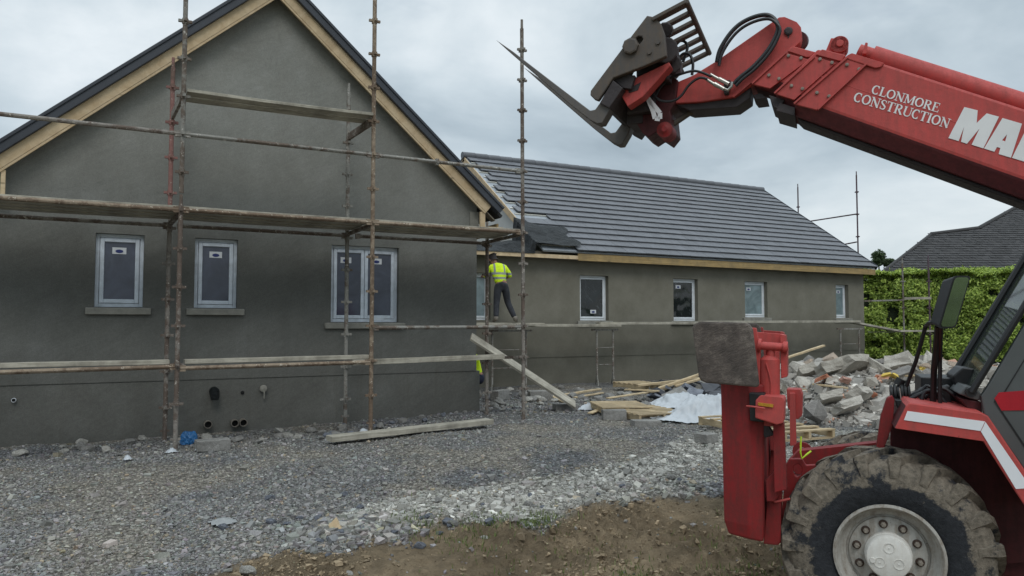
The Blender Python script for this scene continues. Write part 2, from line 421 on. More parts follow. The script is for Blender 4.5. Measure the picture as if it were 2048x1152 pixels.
def mat_mirror():
    t = NT('mirror_glass'); t.col((.52, .54, .52, 1)); t.rough(.03); t.b.inputs['Metallic'].default_value = 1
    return t.m
M['mirror'] = mat_mirror()
def mat_clear():
    t = NT('cab_glass'); t.col(s2l(60, 66, 64)); t.rough(.03)
    tr = t.n('BsdfTransparent'); tr.inputs['Color'].default_value = (.62, .68, .64, 1); mx = t.n('MixShader'); mx.inputs[0].default_value = .58
    t.L(tr.outputs[0], mx.inputs[1]); t.L(t.b.outputs[0], mx.inputs[2]); t.L(mx.outputs[0], t.t.nodes['Material Output'].inputs['Surface']); return t.m
M['cab_glass'] = mat_clear()
M['tyre'] = mat_tyre()
M['rim'] = mat_paint('white_rim_paint', (180, 178, 172), (112, 98, 82), .75, .45, .8)
M['hub'] = mat_paint('white_hub_paint', (222, 220, 214), (150, 135, 115), .3, .4, .3)
M['bolt'] = simple('rusty_bolt', (128, 120, 110), .6, .3, 60)
M['bolt_hole'] = simple('grimy_stud_seat', (62, 48, 40), .8, .3, 60)
# ------------------------------------------------------------------ sky and light
w = bpy.data.worlds.new('World'); SC.world = w; w.use_nodes = True
nt = w.node_tree; bg = nt.nodes['Background']; L = nt.links.new
SUN_EL, SUN_AZ = R(48), R(200)
sky = nt.nodes.new('ShaderNodeTexSky'); sky.sky_type = 'NISHITA'; sky.sun_disc = False
sky.sun_elevation = SUN_EL; sky.sun_rotation = SUN_AZ
tc = nt.nodes.new('ShaderNodeTexCoord')
sx = nt.nodes.new('ShaderNodeSeparateXYZ'); L(tc.outputs['Generated'], sx.inputs[0])
def wm(op, a, b=0.0, c=None):
    x = nt.nodes.new('ShaderNodeMath'); x.operation = op
    for i, v in enumerate((a, b) if c is None else (a, b, c)):
        if hasattr(v, 'links'): L(v, x.inputs[i])
        else: x.inputs[i].default_value = v
    return x.outputs[0]
def wr(fac, stops):
    x = nt.nodes.new('ShaderNodeValToRGB'); e = x.color_ramp.elements
    while len(e) < len(stops): e.new(.5)
    for i, (p, c) in enumerate(stops): e[i].position = p; e[i].color = (*c, 1)
    L(fac, x.inputs[0]); return x.outputs[0]
def wn(scale, detail, rough, sc, dist=0, loc=(0, 0, 0)):
    m = nt.nodes.new('ShaderNodeMapping'); m.inputs['Scale'].default_value = sc; m.inputs['Location'].default_value = loc; L(tc.outputs['Generated'], m.inputs[0])
    x = nt.nodes.new('ShaderNodeTexNoise'); x.inputs['Scale'].default_value = scale; x.inputs['Detail'].default_value = detail
    x.inputs['Roughness'].default_value = rough; x.inputs['Distortion'].default_value = dist; L(m.outputs[0], x.inputs['Vector']); return x.outputs['Fac']
def wx(fac, a, b, mode='MIX'):
    x = nt.nodes.new('ShaderNodeMix'); x.data_type = 'RGBA'; x.blend_type = mode
    for s_, v in ((x.inputs[0], fac), (x.inputs[6], a), (x.inputs[7], b)):
        if hasattr(v, 'links'): L(v, s_)
        else: s_.default_value = v
    return x.outputs[2]
el = sx.outputs[2]
n1 = wn(2.3, 6, .55, (1, 1, 2.0), .35, (3.1, .7, 0)); n2 = wn(4.5, 6, .55, (1, 1, 2.2), .3, (0, 4, 1))
nn = wm('ADD', wm('MULTIPLY', n1, .8), wm('MULTIPLY', n2, .2))
cl = wr(nn, [(.34, (.29, .355, .405)), (.46, (.40, .475, .53)), (.56, (.52, .595, .645)), (.70, (.70, .755, .79))])
hz = wr(el, [(0.0, (1.16, 1.12, 1.08)), (.10, (1.10, 1.08, 1.05)), (.22, (.98, .99, 1.0)), (.42, (1.05, 1.05, 1.05)), (.7, (1.9, 1.87, 1.84)), (1.0, (2.5, 2.45, 2.4))])
cl = wx(1.0, cl, hz, 'MULTIPLY')
cl7 = wx(1.0, cl, (11.7, 11.7, 11.7, 1), 'MULTIPLY')
gap = wr(wn(2.6, 5, .5, (1, 1, 3.4), .2, (1.3, 2.2, .4)), [(.60, (.03, .03, .03)), (.70, (.30, .30, .30))])
fin = wx(gap, cl7, sky.outputs[0])
L(fin, bg.inputs[0]); bg.inputs[1].default_value = .1
sl = bpy.data.lights.new('sun', 'SUN'); sl.energy = .9; sl.angle = R(25); sl.color = (1, .96, .9)
so = bpy.data.objects.new('sun', sl); COL.objects.link(so)
sd = Vector((math.sin(SUN_AZ)*math.cos(SUN_EL), math.cos(SUN_AZ)*math.cos(SUN_EL), math.sin(SUN_EL)))
so.rotation_euler = (-sd).to_track_quat('-Z', 'Y').to_euler()
vs = SC.view_settings; vs.view_transform = 'Standard'; vs.look = 'None'; vs.exposure = 0; vs.gamma = 1; vs.use_curve_mapping = False
# ------------------------------------------------------------------ ground
G, GW = 12.81, 17.4
def heap(D, r):
    n = (vnoise(D*.9, r*.9, 41, 3)-.5)
    return sstep(11.5, 14.1, D+n*1.2)*(1-sstep(15.6, 17.6, D))*sstep(4.2, 6.2, r+n*1.0)*(1-sstep(11.5, 13.5, r))*(.70+n*.30)
MUDX = [-400, 300, 520, 640, 800, 950, 1100, 1250, 1350, 1450, 1600, 2600]; MUDY = [1330, 1185, 1118, 1098, 1066, 1036, 1034, 1018, 1000, 985, 975, 940]
PALX = [500, 650, 800, 950, 1100, 1250, 1350, 1450, 1600, 1800]; PALY = [1090, 1052, 1020, 1008, 993, 972, 938, 900, 880, 880]
def zones(x, y, z):
    px, py = pix_np(x, y, z); D = x*HD.x+y*HD.y
    ok = (D > 3)
    px = np.where(ok, px, 1024); py = np.where(ok, py, 1250)
    n1 = vnoise(x*1.4, y*1.4, 3, 4); n2 = vnoise(x*.5, y*.5, 9, 3); n3 = vnoise(x*4, y*4, 13, 3)
    dm = py-np.interp(px, MUDX, MUDY)+(n1-.5)*70+(n3-.5)*30
    mud = sstep(-6, 16, dm)
    dp = np.abs(py-np.interp(px, PALX, PALY)+(n1-.5)*46)
    th = np.interp(px, [560, 700, 900, 1100, 1350, 1500, 1900], [0, 20, 30, 40, 56, 62, 40])
    pal = (1-sstep(th*.55, th*1.15+1, dp+(n3-.5)*40))*np.clip((px-560)/120, 0, 1)*(py > 860)
    sand = sstep(.44, .62, n2)*sstep(.3, .6, n1)*.9
    for (cx, cy, sx_, sy_) in ((150, 975, 190, 30), (300, 955, 150, 14), (620, 910, 110, 12), (420, 1085, 120, 16), (800, 975, 60, 9), (180, 1085, 60, 10), (600, 1130, 150, 30)):
        sand = np.maximum(sand, np.exp(-(((px-cx)/sx_)**2+((py-cy)/sy_)**2)*1.2)*sstep(.2, .5, n1)*1.1)
    dark = sstep(.48, .62, vnoise(x*.55+7, y*1.0, 23, 3))
    return px, py, mud, np.clip(pal, 0, 1), np.clip(sand, 0, 1), dark
def gh(x, y, detail=True):
    x = np.asarray(x, float); y = np.asarray(y, float)
    D = x*HD.x+y*HD.y; r = x*RT.x+y*RT.y
    z = -.42*(1-sstep(4.3, 10.8, D))
    near = 1-sstep(30, 60, np.hypot(x, y))
    z = z+near*.07*(vnoise(x*.45, y*.45, 1, 2)-.5)
    z = z+near*heap(D, r)
    bank = np.exp(-((y-12.45)/.42)**2)*(x < 6.6)
    z = z+near*bank*.05*vnoise(x*1.3, y*1.3, 6, 2)
    z = z+near*np.interp(x, [-1.5, 0, .8, 1.25, 2.4, 3.9, 5.9, 7], [-.12, -.135, -.125, -.12, -.10, -.07, -.03, 0])*np.exp(-(np.maximum(0, 12.7-y)/2.2)**2)*(y < 14.5)
    px, py, mud, pal, sand, dark = zones(x, y, z)
    if detail:
        z = z+near*(.035*(vnoise(x*3, y*3, 2, 4)-.5))
        a = D*.94+r*.34; b = -D*.34+r*.94                  # wheel ruts run across the mud
        rut = np.abs(((b*1.15) % 1.0)-.5)
        z = z+mud*near*(.10*(vnoise(x*2.3, y*2.3, 4, 5)-.5)+.12*(vnoise(x*6, y*6, 8, 5)-.5)+.05*np.sin(a*30+np.abs(((b*.8) % 1)-.5)*24)*sstep(.42, .6, vnoise(x*.9, y*.9, 12, 2)))
        z = z-.05*pal*0+near*pal*.05*(vnoise(x*5, y*5, 5, 3)-.3)
        hole = np.exp(-(((px-790)/34)**2+((py-977)/8)**2)); z = z-.07*hole*near
    return z
def ghs(x, y): return float(gh(np.array([x]), np.array([y]))[0])
def zcol(mud, pal, sand, dark):
    c = np.ones((len(mud), 3))*np.array([.222, .218, .210])
    def mx(c, k, rgb): return c*(1-k[:, None])+np.array(rgb)*k[:, None]
    c = mx(c, dark*.6, (.155, .158, .167)); c = mx(c, sand*.75, (.33, .295, .24)); c = mx(c, pal, (.325, .315, .285)); return c, mx
ax1 = np.concatenate([-np.geomspace(900, 9, 26), np.arange(-8.6, 20.3, .058), np.geomspace(20.8, 1200, 28)])
ay1 = np.concatenate([-np.geomspace(900, 1.2, 22), np.arange(-.8, 20.6, .058), np.geomspace(21, 1200, 28)])
gx, gy = np.meshgrid(ax1, ay1, indexing='ij'); nx, ny = gx.shape
gx = gx.ravel(); gy = gy.ravel(); gz = gh(gx, gy)
me = bpy.data.meshes.new('ground')
idx = np.arange(nx*ny).reshape(nx, ny)
quads = np.stack([idx[:-1, :-1], idx[1:, :-1], idx[1:, 1:], idx[:-1, 1:]], -1).reshape(-1, 4)
me.vertices.add(nx*ny); me.vertices.foreach_set('co', np.stack([gx, gy, gz], 1).ravel())
me.loops.add(quads.size); me.loops.foreach_set('vertex_index', quads.ravel())
me.polygons.add(len(quads)); me.polygons.foreach_set('loop_start', np.arange(0, quads.size, 4)); me.polygons.foreach_set('loop_total', np.full(len(quads), 4))
me.update(); me.polygons.foreach_set('use_smooth', [True]*len(quads))
px_, py_, mud_, pal_, sand_, dark_ = zones(gx, gy, gz)
c_, mx_ = zcol(mud_, pal_, sand_, dark_)
mt = vnoise(gx*1.7, gy*1.7, 31, 4)
mc = np.array([.36, .275, .178])*(.5+1.0*mt*vnoise(gx*.8, gy*.8, 37, 3)*1.9)[:, None]
c_ = c_*(1-mud_[:, None])+mc*mud_[:, None]
far = np.maximum(sstep(24, 40, np.hypot(gx, gy)), sstep(3, 8, -(gx*HD.x+gy*HD.y))); c_ = c_*(1-far[:, None])+np.array([.075, .105, .036])*(.6+.8*vnoise(gx*.35, gy*.35, 77, 4))[:, None]*far[:, None]
set_col(me, 'col', c_)
a = me.attributes.new('mud', 'FLOAT', 'POINT'); a.data.foreach_set('value', mud_.astype(np.float32))
M['ground'] = mat_ground(); me.materials.append(M['ground'])
ground = link(bpy.data.objects.new('ground', me)); tag(ground, kind='structure')
# ------------------------------------------------------------------ stones
CUB = np.array([(-1, -1, -1), (1, -1, -1), (1, 1, -1), (-1, 1, -1), (-1, -1, 1), (1, -1, 1), (1, 1, 1), (-1, 1, 1)])*.72
CUF = np.array([(3, 2, 1, 0), (4, 5, 6, 7), (0, 1, 5, 4), (1, 2, 6, 5), (2, 3, 7, 6), (3, 0, 4, 7)])
def stones(name, P, S, C, mat, flat=.62):        # sharp crushed chips: eight-cornered blocks knocked out of square
    n = len(P); v = CUB[None]*rng.uniform(.55, 1.2, (n, 8, 1))+rng.normal(0, .14, (n, 8, 3))
    v = v*np.stack([rng.uniform(.75, 1.4, n), rng.uniform(.6, 1.1, n), rng.uniform(.5, .95, n)*flat/.62], 1)[:, None, :]
    a = rng.uniform(0, 2*np.pi, n); tx = rng.normal(0, .45, n)
    y2 = v[..., 1]*np.cos(tx)[:, None]-v[..., 2]*np.sin(tx)[:, None]; z2 = v[..., 1]*np.sin(tx)[:, None]+v[..., 2]*np.cos(tx)[:, None]
    x3 = v[..., 0]*np.cos(a)[:, None]-y2*np.sin(a)[:, None]; y3 = v[..., 0]*np.sin(a)[:, None]+y2*np.cos(a)[:, None]
    co = np.stack([x3, y3, z2], -1)*S[:, None, None]+P[:, None, :]
    me = bpy.data.meshes.new(name); fs = (CUF[None]+8*np.arange(n)[:, None, None]).reshape(-1, 4)
    me.vertices.add(n*8); me.vertices.foreach_set('co', co.ravel())
    me.loops.add(fs.size); me.loops.foreach_set('vertex_index', fs.ravel())
    me.polygons.add(len(fs)); me.polygons.foreach_set('loop_start', np.arange(0, fs.size, 4)); me.polygons.foreach_set('loop_total', np.full(len(fs), 4))
    me.update(); me.polygons.foreach_set('use_smooth', [False]*len(fs)); set_col(me, 'col', np.repeat(C, 8, 0)); me.materials.append(mat)
    o = link(bpy.data.objects.new(name, me)); return o
M['stone'] = mat_vcol('crushed_stone', rough=.92, bump=.004, bsc=60, var=.22)
N = 210000
u = rng.uniform(0, 1, N); D = 1/(1/4.9+u*(1/17.5-1/4.9)); r = rng.uniform(-.76, .86, N)*D
X = HD.x*D+RT.x*r; Yy = HD.y*D+RT.y*r
keep = ~((X < 6.1) & (Yy > 12.74)) & (Yy < 17.3)
D, r, X, Yy = (k[keep] for k in (D, r, X, Yy)); Z = gh(X, Yy)
px_, py_, mud_, pal_, sand_, dark_ = zones(X, Yy, Z)
clump = np.exp(-(((px_-720)/150)**2+((py_-1062)/32)**2))+.8*np.exp(-(((px_-1250)/240)**2+((py_-985)/40)**2))
fine = .6*np.clip(pal_, 0, 1)*(px_ > 1000)
S = rng.lognormal(math.log(.0105), .42, len(D))*(1+3.6*clump*rng.uniform(0, 1, len(D))**1.5)*(1-.25*fine)
S *= np.interp(D, [5, 7.5, 10, 14], [1.0, 1.0, .95, 1.15])*np.where(rng.uniform(0, 1, len(D)) < .025, 1.9, 1)
rub = sstep(13.2, 14.5, D)*(px_ > 940); S *= 1+1.0*rub*rng.uniform(0, 1, len(D))
S = np.minimum(S, .07)
k = (rng.uniform(0, 1, len(D)) > mud_*.992) & (rng.uniform(0, 1, len(D)) > sand_*.72) & (rng.uniform(0, 1, len(D)) > pal_*.55*(px_ > 1000))
D, X, Yy, Z, S = (q[k] for q in (D, X, Yy, Z, S)); mud_, pal_, sand_, dark_, px_, py_ = (q[k] for q in (mud_, pal_, sand_, dark_, px_, py_))
c_, _ = zcol(np.zeros_like(mud_), pal_*.85, sand_*.6, dark_)
c_ = c_*rng.lognormal(-.03, .25, len(D))[:, None]*(1+rng.normal(0, .03, (len(D), 3)))
warm = rng.uniform(0, 1, len(D)) < .06; c_[warm] *= np.array([1.2, 1.05, .85])
c_ = np.clip(c_, .03, .55)
gravel = stones('gravel', np.stack([X, Yy, Z+S*.12], 1), S, c_, M['stone'])
tag(gravel, 'crushed grey gravel spread over the site in front of the house', 'gravel', kind='stuff')
# pale crumbly fill
N = 16000; pxs = rng.uniform(640, 1620, N); pys = np.interp(pxs, PALX, PALY)+rng.normal(0, 22, N)
P0 = np.array([at(a_, b_, Z=-.2) for a_, b_ in zip(pxs, pys)]); Z = gh(P0[:, 0], P0[:, 1]); q = zones(P0[:, 0], P0[:, 1], Z)
kk = rng.uniform(0, 1, N) < q[3]; P0 = P0[kk]; Z = Z[kk]; S = np.minimum(rng.lognormal(math.log(.011), .6, len(Z)), .06)
c_ = np.array([.36, .35, .32])*rng.lognormal(0, .26, len(Z))[:, None]
fill = stones('limestone_fill', np.stack([P0[:, 0], P0[:, 1], Z+S*.1], 1), S, np.clip(c_, .05, .8), M['stone'])
tag(fill, 'pale crumbled limestone fill between the gravel and the mud', 'limestone', kind='stuff')
# crumbled soil on the mud
N = 42000; pxs = rng.uniform(380, 2000, N); pys = rng.uniform(955, 1300, N)
P0 = np.array([at(a_, b_, Z=-.3) for a_, b_ in zip(pxs, pys)]); Z = gh(P0[:, 0], P0[:, 1]); q = zones(P0[:, 0], P0[:, 1], Z)
cl_ = vnoise(P0[:, 0]*1.6, P0[:, 1]*1.6, 91, 4)
kk = (q[2] > .3) & (rng.uniform(0, 1, N) < sstep(.32, .6, cl_)+.12); P0 = P0[kk]; Z = Z[kk]; cl_ = cl_[kk]; S = np.minimum(rng.lognormal(math.log(.0075), .62, len(Z)), .045)
c_ = np.array([.225, .174, .115])*rng.lognormal(0, .26, len(Z))[:, None]*(.6+.9*cl_)[:, None]
M['soil'] = mat_vcol('crumbled_soil', rough=.95, bump=.006, bsc=40, var=.3)
soil = stones('soil', np.stack([P0[:, 0], P0[:, 1], Z+S*.05], 1), S, np.clip(c_, .02, .4), M['soil'])
tag(soil, 'crumbled brown soil over the churned mud in front', 'soil', kind='stuff')
# individual bigger stones
def rock_mesh(seed, sub=2, n=16, box=(1, .8, .6)):
    rr = random.Random(seed); bm = bmesh.new()
    for _ in range(n):
        v = Vector((rr.gauss(0, 1), rr.gauss(0, 1), rr.gauss(0, 1))).normalized()
        m_ = max(abs(v.x), abs(v.y), abs(v.z)); v = v*(.55+.45/m_*.62)
        bm.verts.new((v.x*box[0]/2, v.y*box[1]/2, v.z*box[2]/2))
    res = bmesh.ops.convex_hull(bm, input=bm.verts); bmesh.ops.delete(bm, geom=[x for x in res['geom_interior'] if isinstance(x, bmesh.types.BMVert)], context='VERTS')
    bmesh.ops.recalc_face_normals(bm, faces=bm.faces)
    me = bpy.data.meshes.new('rock'); bm.to_mesh(me); bm.free(); return me
def mat_rock(name, a, b, sc=5):
    t = NT(name); c = t.ramp(t.noise(sc, 6, .7), [(.3, s2l(*a)), (.7, s2l(*b))])
    c = t.mix(1.0, c, t.ramp(t.noise(60, 4, .7), [(.25, g(.78)), (.75, g(1.15))]), 'MULTIPLY')
    t.col(c); t.rough(.92); t.spec(.2); t.bump(t.noise(16, 7, .75), .03); return t.m
M['rock_blue'] = mat_rock('blue_grey_stone', (96, 100, 110), (140, 144, 152)); M['rock_pale'] = mat_rock('pale_stone', (150, 146, 138), (188, 186, 180))
M['rock_grey'] = mat_rock('grey_stone', (118, 116, 112), (158, 156, 152))
RP = []
for s_ in range(9):
    me = rock_mesh(100+s_, n=18, box=(1, random.uniform(.65, .95), random.uniform(.45, .7))); me.materials.append(M[('rock_blue', 'rock_pale', 'rock_grey')[s_ % 3]]); RP.append(me)
STONE_LAB = {0: 'dark blue grey stone lying loose in the gravel', 1: 'pale limestone lump lying loose in the gravel', 2: 'mid grey stone lying loose in the gravel'}
def put_rock(px, py, size, kind, lab, grp, zoff=0.0, name='loose_stone', cat='stone'):
    p = at(px, py, Z=-.15); z = ghs(p.x, p.y); p = at(px, py, Z=z); z = ghs(p.x, p.y)
    me = RP[random.choice([kind, kind+3, kind+6])]
    o = link(bpy.data.objects.new(name, me)); o.location = (p.x, p.y, z+size*.14+zoff); o.scale = (size, size, size)
    o.rotation_euler = (random.uniform(-.3, .3), random.uniform(-.3, .3), random.uniform(0, 6.28)); tag(o, lab, cat, grp); return o
for i in range(44):
    put_rock(random.gauss(720, 95), random.gauss(1064, 22), random.uniform(.07, .15), 0 if random.random() < .7 else 2, 'blue grey stone in the heap of big stones at the mud edge', 'big stones at the edge of the mud')
for i in range(26):
    px = random.uniform(950, 1420); put_rock(px, np.interp(px, MUDX, MUDY)-random.uniform(8, 60), random.uniform(.07, .14), random.choice((0, 1, 2)), 'rounded stone in the pale band behind the mud', 'stones along the pale band')
for i in range(30):
    px = random.uniform(20, 640); yb = np.interp(px, [0, 355, 640], [892, 884, 864]); put_rock(px, yb+random.uniform(-6, 26), random.uniform(.10, .27), random.choice((2, 1, 2)), 'broken grey stone banked against the foot of the gable wall', 'stones along the gable wall')
for i in range(34):
    px = random.uniform(640, 1010); yb = np.interp(px, [640, 955, 1010], [862, 826, 815]); put_rock(px, yb+random.uniform(-4, 22), random.uniform(.10, .24), random.choice((2, 0, 2)), 'broken stone near the right end of the gable wall', 'stones near the gable corner')
for i in range(70):
    put_rock(random.uniform(985, 1330), random.uniform(775, 815), random.uniform(.12, .34), random.choice((1, 2, 2)), 'broken stone slab in the rough ground below the wing', 'stones below the wing wall')
put_rock(967, 1078, .13, 1, 'single pale stone sitting alone on the brown mud', None)
put_rock(700, 1142, .14, 1, 'flat pale stone at the bottom edge left of the mud', None)
put_rock(496, 1140, .19, 1, 'large flat pale stone at the bottom of the gravel', None)
put_rock(770, 1008, .10, 1, 'small bright stone by the dark hole in the gravel', None)
put_rock(770, 968, .09, 1, 'round white stone at the rim of the dark hole', None)
put_rock(215, 1128, .10, 1, 'tiny bright white stone low in the left gravel', None)
put_rock(895, 1065, .18, 0, 'largest dark stone at the right end of the stone heap', None)
# ------------------------------------------------------------------ house
house = thing('bungalow', 'grey rendered bungalow with a tall front gable and a long dark tiled wing', 'house', (2.3, G, 0))
XL, XR, AX, PZ = -1.62, 6.05, 2.3, .75
SL = math.tan(R(41.25))
def rz_(x, top=7.18): return top-SL*abs(x-AX)
V = Vector
def rect(x0, z0, x1, z1, y): return [V((x0, y, z0)), V((x1, y, z0)), V((x1, y, z1)), V((x0, y, z1))]
gw = [(-.27, 1.90, .40, 2.98), (1.03, 1.90, 1.60, 2.98), (3.27, 1.66, 4.49, 2.98)]
gw[0] = (at(188, 600, Y=G).x, 1.88, at(286, 600, Y=G).x, 2.99); gw[1] = (at(388, 600, Y=G).x, 1.88, at(474, 600, Y=G).x, 2.99); gw[2] = (at(662, 600, Y=G).x, 1.66, at(797, 600, Y=G).x, 2.99)
mb = MB()
outline = [V((XL, G, PZ)), V((XR, G, PZ)), V((XR, G, rz_(XR))), V((AX, G, rz_(AX))), V((XL, G, rz_(XL)))]
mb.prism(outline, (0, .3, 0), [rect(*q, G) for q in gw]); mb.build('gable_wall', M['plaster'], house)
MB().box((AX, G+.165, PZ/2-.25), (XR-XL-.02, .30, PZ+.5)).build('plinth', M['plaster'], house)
sw = MB(); sw.box((XR-.15, (G+.3+GW)/2, 1.7), (.3, GW-G-.3, 4.2)); sw.box((XL+.15, 21, 1.7), (.3, 15.8, 4.2)); sw.box((AX, 28.8, 3), (7.0, .2, 6.5)); sw.box((XR-.15, 24, 1.7), (.3, 9, 4.2))
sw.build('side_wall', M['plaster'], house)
# roof of the front block: two slabs, eaves hang over the side walls
def slab(x0, z0, x1, z1, y0, y1, t):
    n = V((-(z1-z0), 0, x1-x0)).normalized()*t
    if n.z < 0: n = -n
    a, b, c, d = V((x0, y0, z0)), V((x1, y0, z1)), V((x1, y1, z1)), V((x0, y1, z0))
    return MB().hexa([a, b, c, d, a+n, b+n, c+n, d+n])
OV = .42; YF = G-.20
for sgn in (1, -1):
    xe = AX+sgn*(3.75+OV)
    slab(AX, 7.30, xe, 7.30-SL*(3.75+OV), YF+.02, 29, .06).build('roof_slope', M['slate'], house)
    # tiled verge edge seen end-on and its cap strip
    p0 = V((AX+sgn*.005, YF-.10, 7.50)); p1 = V((xe+sgn*.02, YF-.10, 7.50-SL*(3.75+OV+.02)))
    dv = (p1-p0).normalized(); up = V((0, 1, 0)).cross(dv)*(1 if sgn < 0 else -1)
    up = up if up.z > 0 else -up
    m1 = MB(); m1.prism([p0, p1, p1-up*.155, p0-up*.155], (0, .16, 0)); m1.prism([p0+V((0, -.02, 0)), p1+V((0, -.02, 0)), p1+V((0, -.02, 0))-up*.05, p0+V((0, -.02, 0))-up*.05], (0, .02, 0))
    m1.build('verge', M['verge'], house, bevel=.012)
    # barge board and its lower lip
    q0 = V((AX+sgn*.003, YF-.03, 7.315)); L_ = 3.75+(OV-.22 if sgn > 0 else OV)
    q1 = V((AX+sgn*L_, YF-.03, 7.315-SL*L_))
    h0, h1 = .245, .245
    m2 = MB(); m2.prism([q0, q1, q1-up*.17, q0-up*.17-V((0, 0, 0))], (0, .05, 0)); m2.build('barge_board', M['new_timber'], house)
    m3 = MB(); m3.prism([q0-up*.172+V((0, .006, 0)), q1-up*.172+V((0, .006, 0)), q1-up*.205+V((0, .006, 0)), q0-up*.205+V((0, .006, 0))], (0, .04, 0)); m3.build('barge_trim', M['new_timber'], house)
    so_ = MB(); a0 = V((AX, YF+.03, 7.13)); a1 = V((AX+sgn*4.05, YF+.03, 7.13-SL*4.05)); so_.prism([a0, a1, a1+up*.02, a0+up*.02], (0, G-YF-.035, 0)); so_.build('soffit_board', M['soffit'], house)
MB().tube([(AX, YF-.08, 7.53), (AX, 29, 7.53)], .10, 10).build('ridge_cap', M['verge'], house)
# box ends at the eaves: open framing on the right, upright batten on the left
eb = MB(); zt = rz_(XR)
eb.box((XR+.03, YF+.02, 3.50), (.10, .05, .46)); eb.box((XR+.27, YF+.02, 3.36), (.38, .05, .20)); eb.box((XR+.06, YF+.10, 3.28), (.09, .16, .05)); eb.box((XR+.40, YF+.05, 3.33), (.07, .05, .16))
eb.build('eaves_box', M['new_timber'], house)
eb = MB(); eb.box((-1.415, YF+.02, 3.56), (.055, .05, .46)); eb.box((-1.62, YF+.02, 3.42), (.34, .05, .10)); eb.build('eaves_box', M['new_timber'], house)
MB().box((XR-.06, G-.012, 3.52), (.18, .024, .46)).build('bare_block_patch', M['sill'], house)
ev = MB(); ev.box((XR+OV-.03, (YF+16)/2+.2, 3.44), (.04, 3.6, .20)); ev.build('eaves_fascia', M['fascia'], house)
# windows
def window(x0, z0, x1, z1, Y, rec, fm, glass, lights=1, cill=True, sticker='top', fw=.055, sash=.06, film=None, sy=None):
    yf = Y+rec; w_ = x1-x0
    fb = MB()
    for (a, b, c, d) in ((x0, z0, x0+fw, z1), (x1-fw, z0, x1, z1), (x0+fw, z1-fw, x1-fw, z1), (x0+fw, z0, x1-fw, z0+fw)):
        fb.box(((a+c)/2, yf+.035, (b+d)/2), (c-a, .07, d-b))
    fo = fb.build('window', fm, house, bevel=.006)
    n = lights; iw = (w_-2*fw)/n
    for k in range(n):
        a0 = x0+fw+k*iw+.004; a1 = a0+iw-.008; b0 = z0+fw+.004; b1 = z1-fw-.004; sb = MB()
        for (a, b, c, d) in ((a0, b0, a0+sash, b1), (a1-sash, b0, a1, b1), (a0+sash, b1-sash, a1-sash, b1), (a0+sash, b0, a1-sash, b0+sash)):
            sb.box(((a+c)/2, yf+.012, (b+d)/2), (c-a, .05, d-b))
        sb.build('sash', fm if not film else film, fo, bevel=.008)
        MB().box(((a0+a1)/2, yf+.02, (b0+b1)/2), (a1-a0-2*sash+.01, .012, b1-b0-2*sash+.01)).build('pane', glass, fo)
        if sticker:
            sw_, sh_ = .19, .10
            cx = a0+sash+(.20 if lights == 1 else .16)*1.0 if sticker == 'top' else (a0+a1)/2+.06
            if sticker == 'top' and k == 1: cx = a0+sash+.16
            cz = (b1-sash-.13) if sticker == 'top' else (b0+sash+.14)
            if sy is not None: cz += sy
            MB().box((cx, yf+.0115, cz), (sw_, .004, sh_)).build('sticker', M['sticker'], fo)
            so2 = MB().lathe([(.048, 0), (.048, .003)], (0, 0, 0), (0, -1, 0), 16).build('sticker_mark', M['sticker_ink'], fo)
            for v in so2.data.vertices:   # squash the disc into an oval and set it on the sticker
                p = (ROOTM[house.name].inverted() @ v.co); v.co = ROOTM[house.name] @ V((cx+p.x*1.1, yf+.0085+p.y, cz-.008+p.z*.55))
    if cill:
        cb = MB(); cb.hexa([V((x0-.11, Y-.07, z0-.115)), V((x1+.11, Y-.07, z0-.115)), V((x1+.11, yf+.02, z0-.115)), V((x0-.11, yf+.02, z0-.115)), V((x0-.11, Y-.07, z0-.018)), V((x1+.11, Y-.07, z0-.018)), V((x1+.11, yf+.02, z0-.001)), V((x0-.11, yf+.02, z0-.001))])
        cb.build('window_sill', M['sill'], house, bevel=.01)
    # dark rubber line at the head
    return fo
window(*gw[0], G, .085, M['upvc_film'], M['glass_film'], film=M['upvc_film'])
window(*gw[1], G, .085, M['upvc_film'], M['glass_film'])
window(*gw[2], G, .085, M['upvc_film'], M['glass_film'], lights=2)
for (x0, z0, x1, z1) in gw:      # closing board behind each opening so that rooms stay dark
    pass
# wing
WXR = 23.2; WZ = 3.62
ww = [(1160, 1217, 1.74), (1347, 1396, 1.74), (1490, 1535, 1.86), (1672, 1697, 1.86)]
wo = [(at(a, 600, Y=GW).x, z0, at(b, 600, Y=GW).x, 3.0) for a, b, z0 in ww]
wo = [(7.95, 1.74, 8.62, 2.96)]+wo
outline = [V((XR, GW, PZ)), V((WXR, GW, PZ)), V((WXR, GW, WZ)), V((XR, GW, WZ))]
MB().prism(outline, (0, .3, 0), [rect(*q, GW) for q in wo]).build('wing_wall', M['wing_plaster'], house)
MB().box(((XR+WXR)/2, GW+.165, PZ/2-.25), (WXR-XR-.03, .30, PZ+.5)).build('plinth', M['wing_plaster'], house)
gs = [M['glass_pale'], M['glass_dark'], M['glass_dark'], M['glass_pale'], M['glass_pale']]
for i, q in enumerate(wo):
    window(*q, GW, .14, M['upvc'], gs[i], sticker=(None, 'low', 'top', 'top', 'top')[i], cill=i in (1, 2, 3, 4), fw=.05, sash=.055)
RY, RZ, EY, EZ = 22.15, 7.10, GW-.36, 3.60
def gable_x(x, nm, mt_=None):
    p = [V((x, GW+.302, .0)), V((x, 26.7, .0)), V((x, 26.7, 3.6)), V((x, RY, RZ-.12)), V((x, GW+.302, 3.62+.28))]
    MB().prism(p, (.25, 0, 0)).build(nm, mt_ or M['wing_plaster'], house)
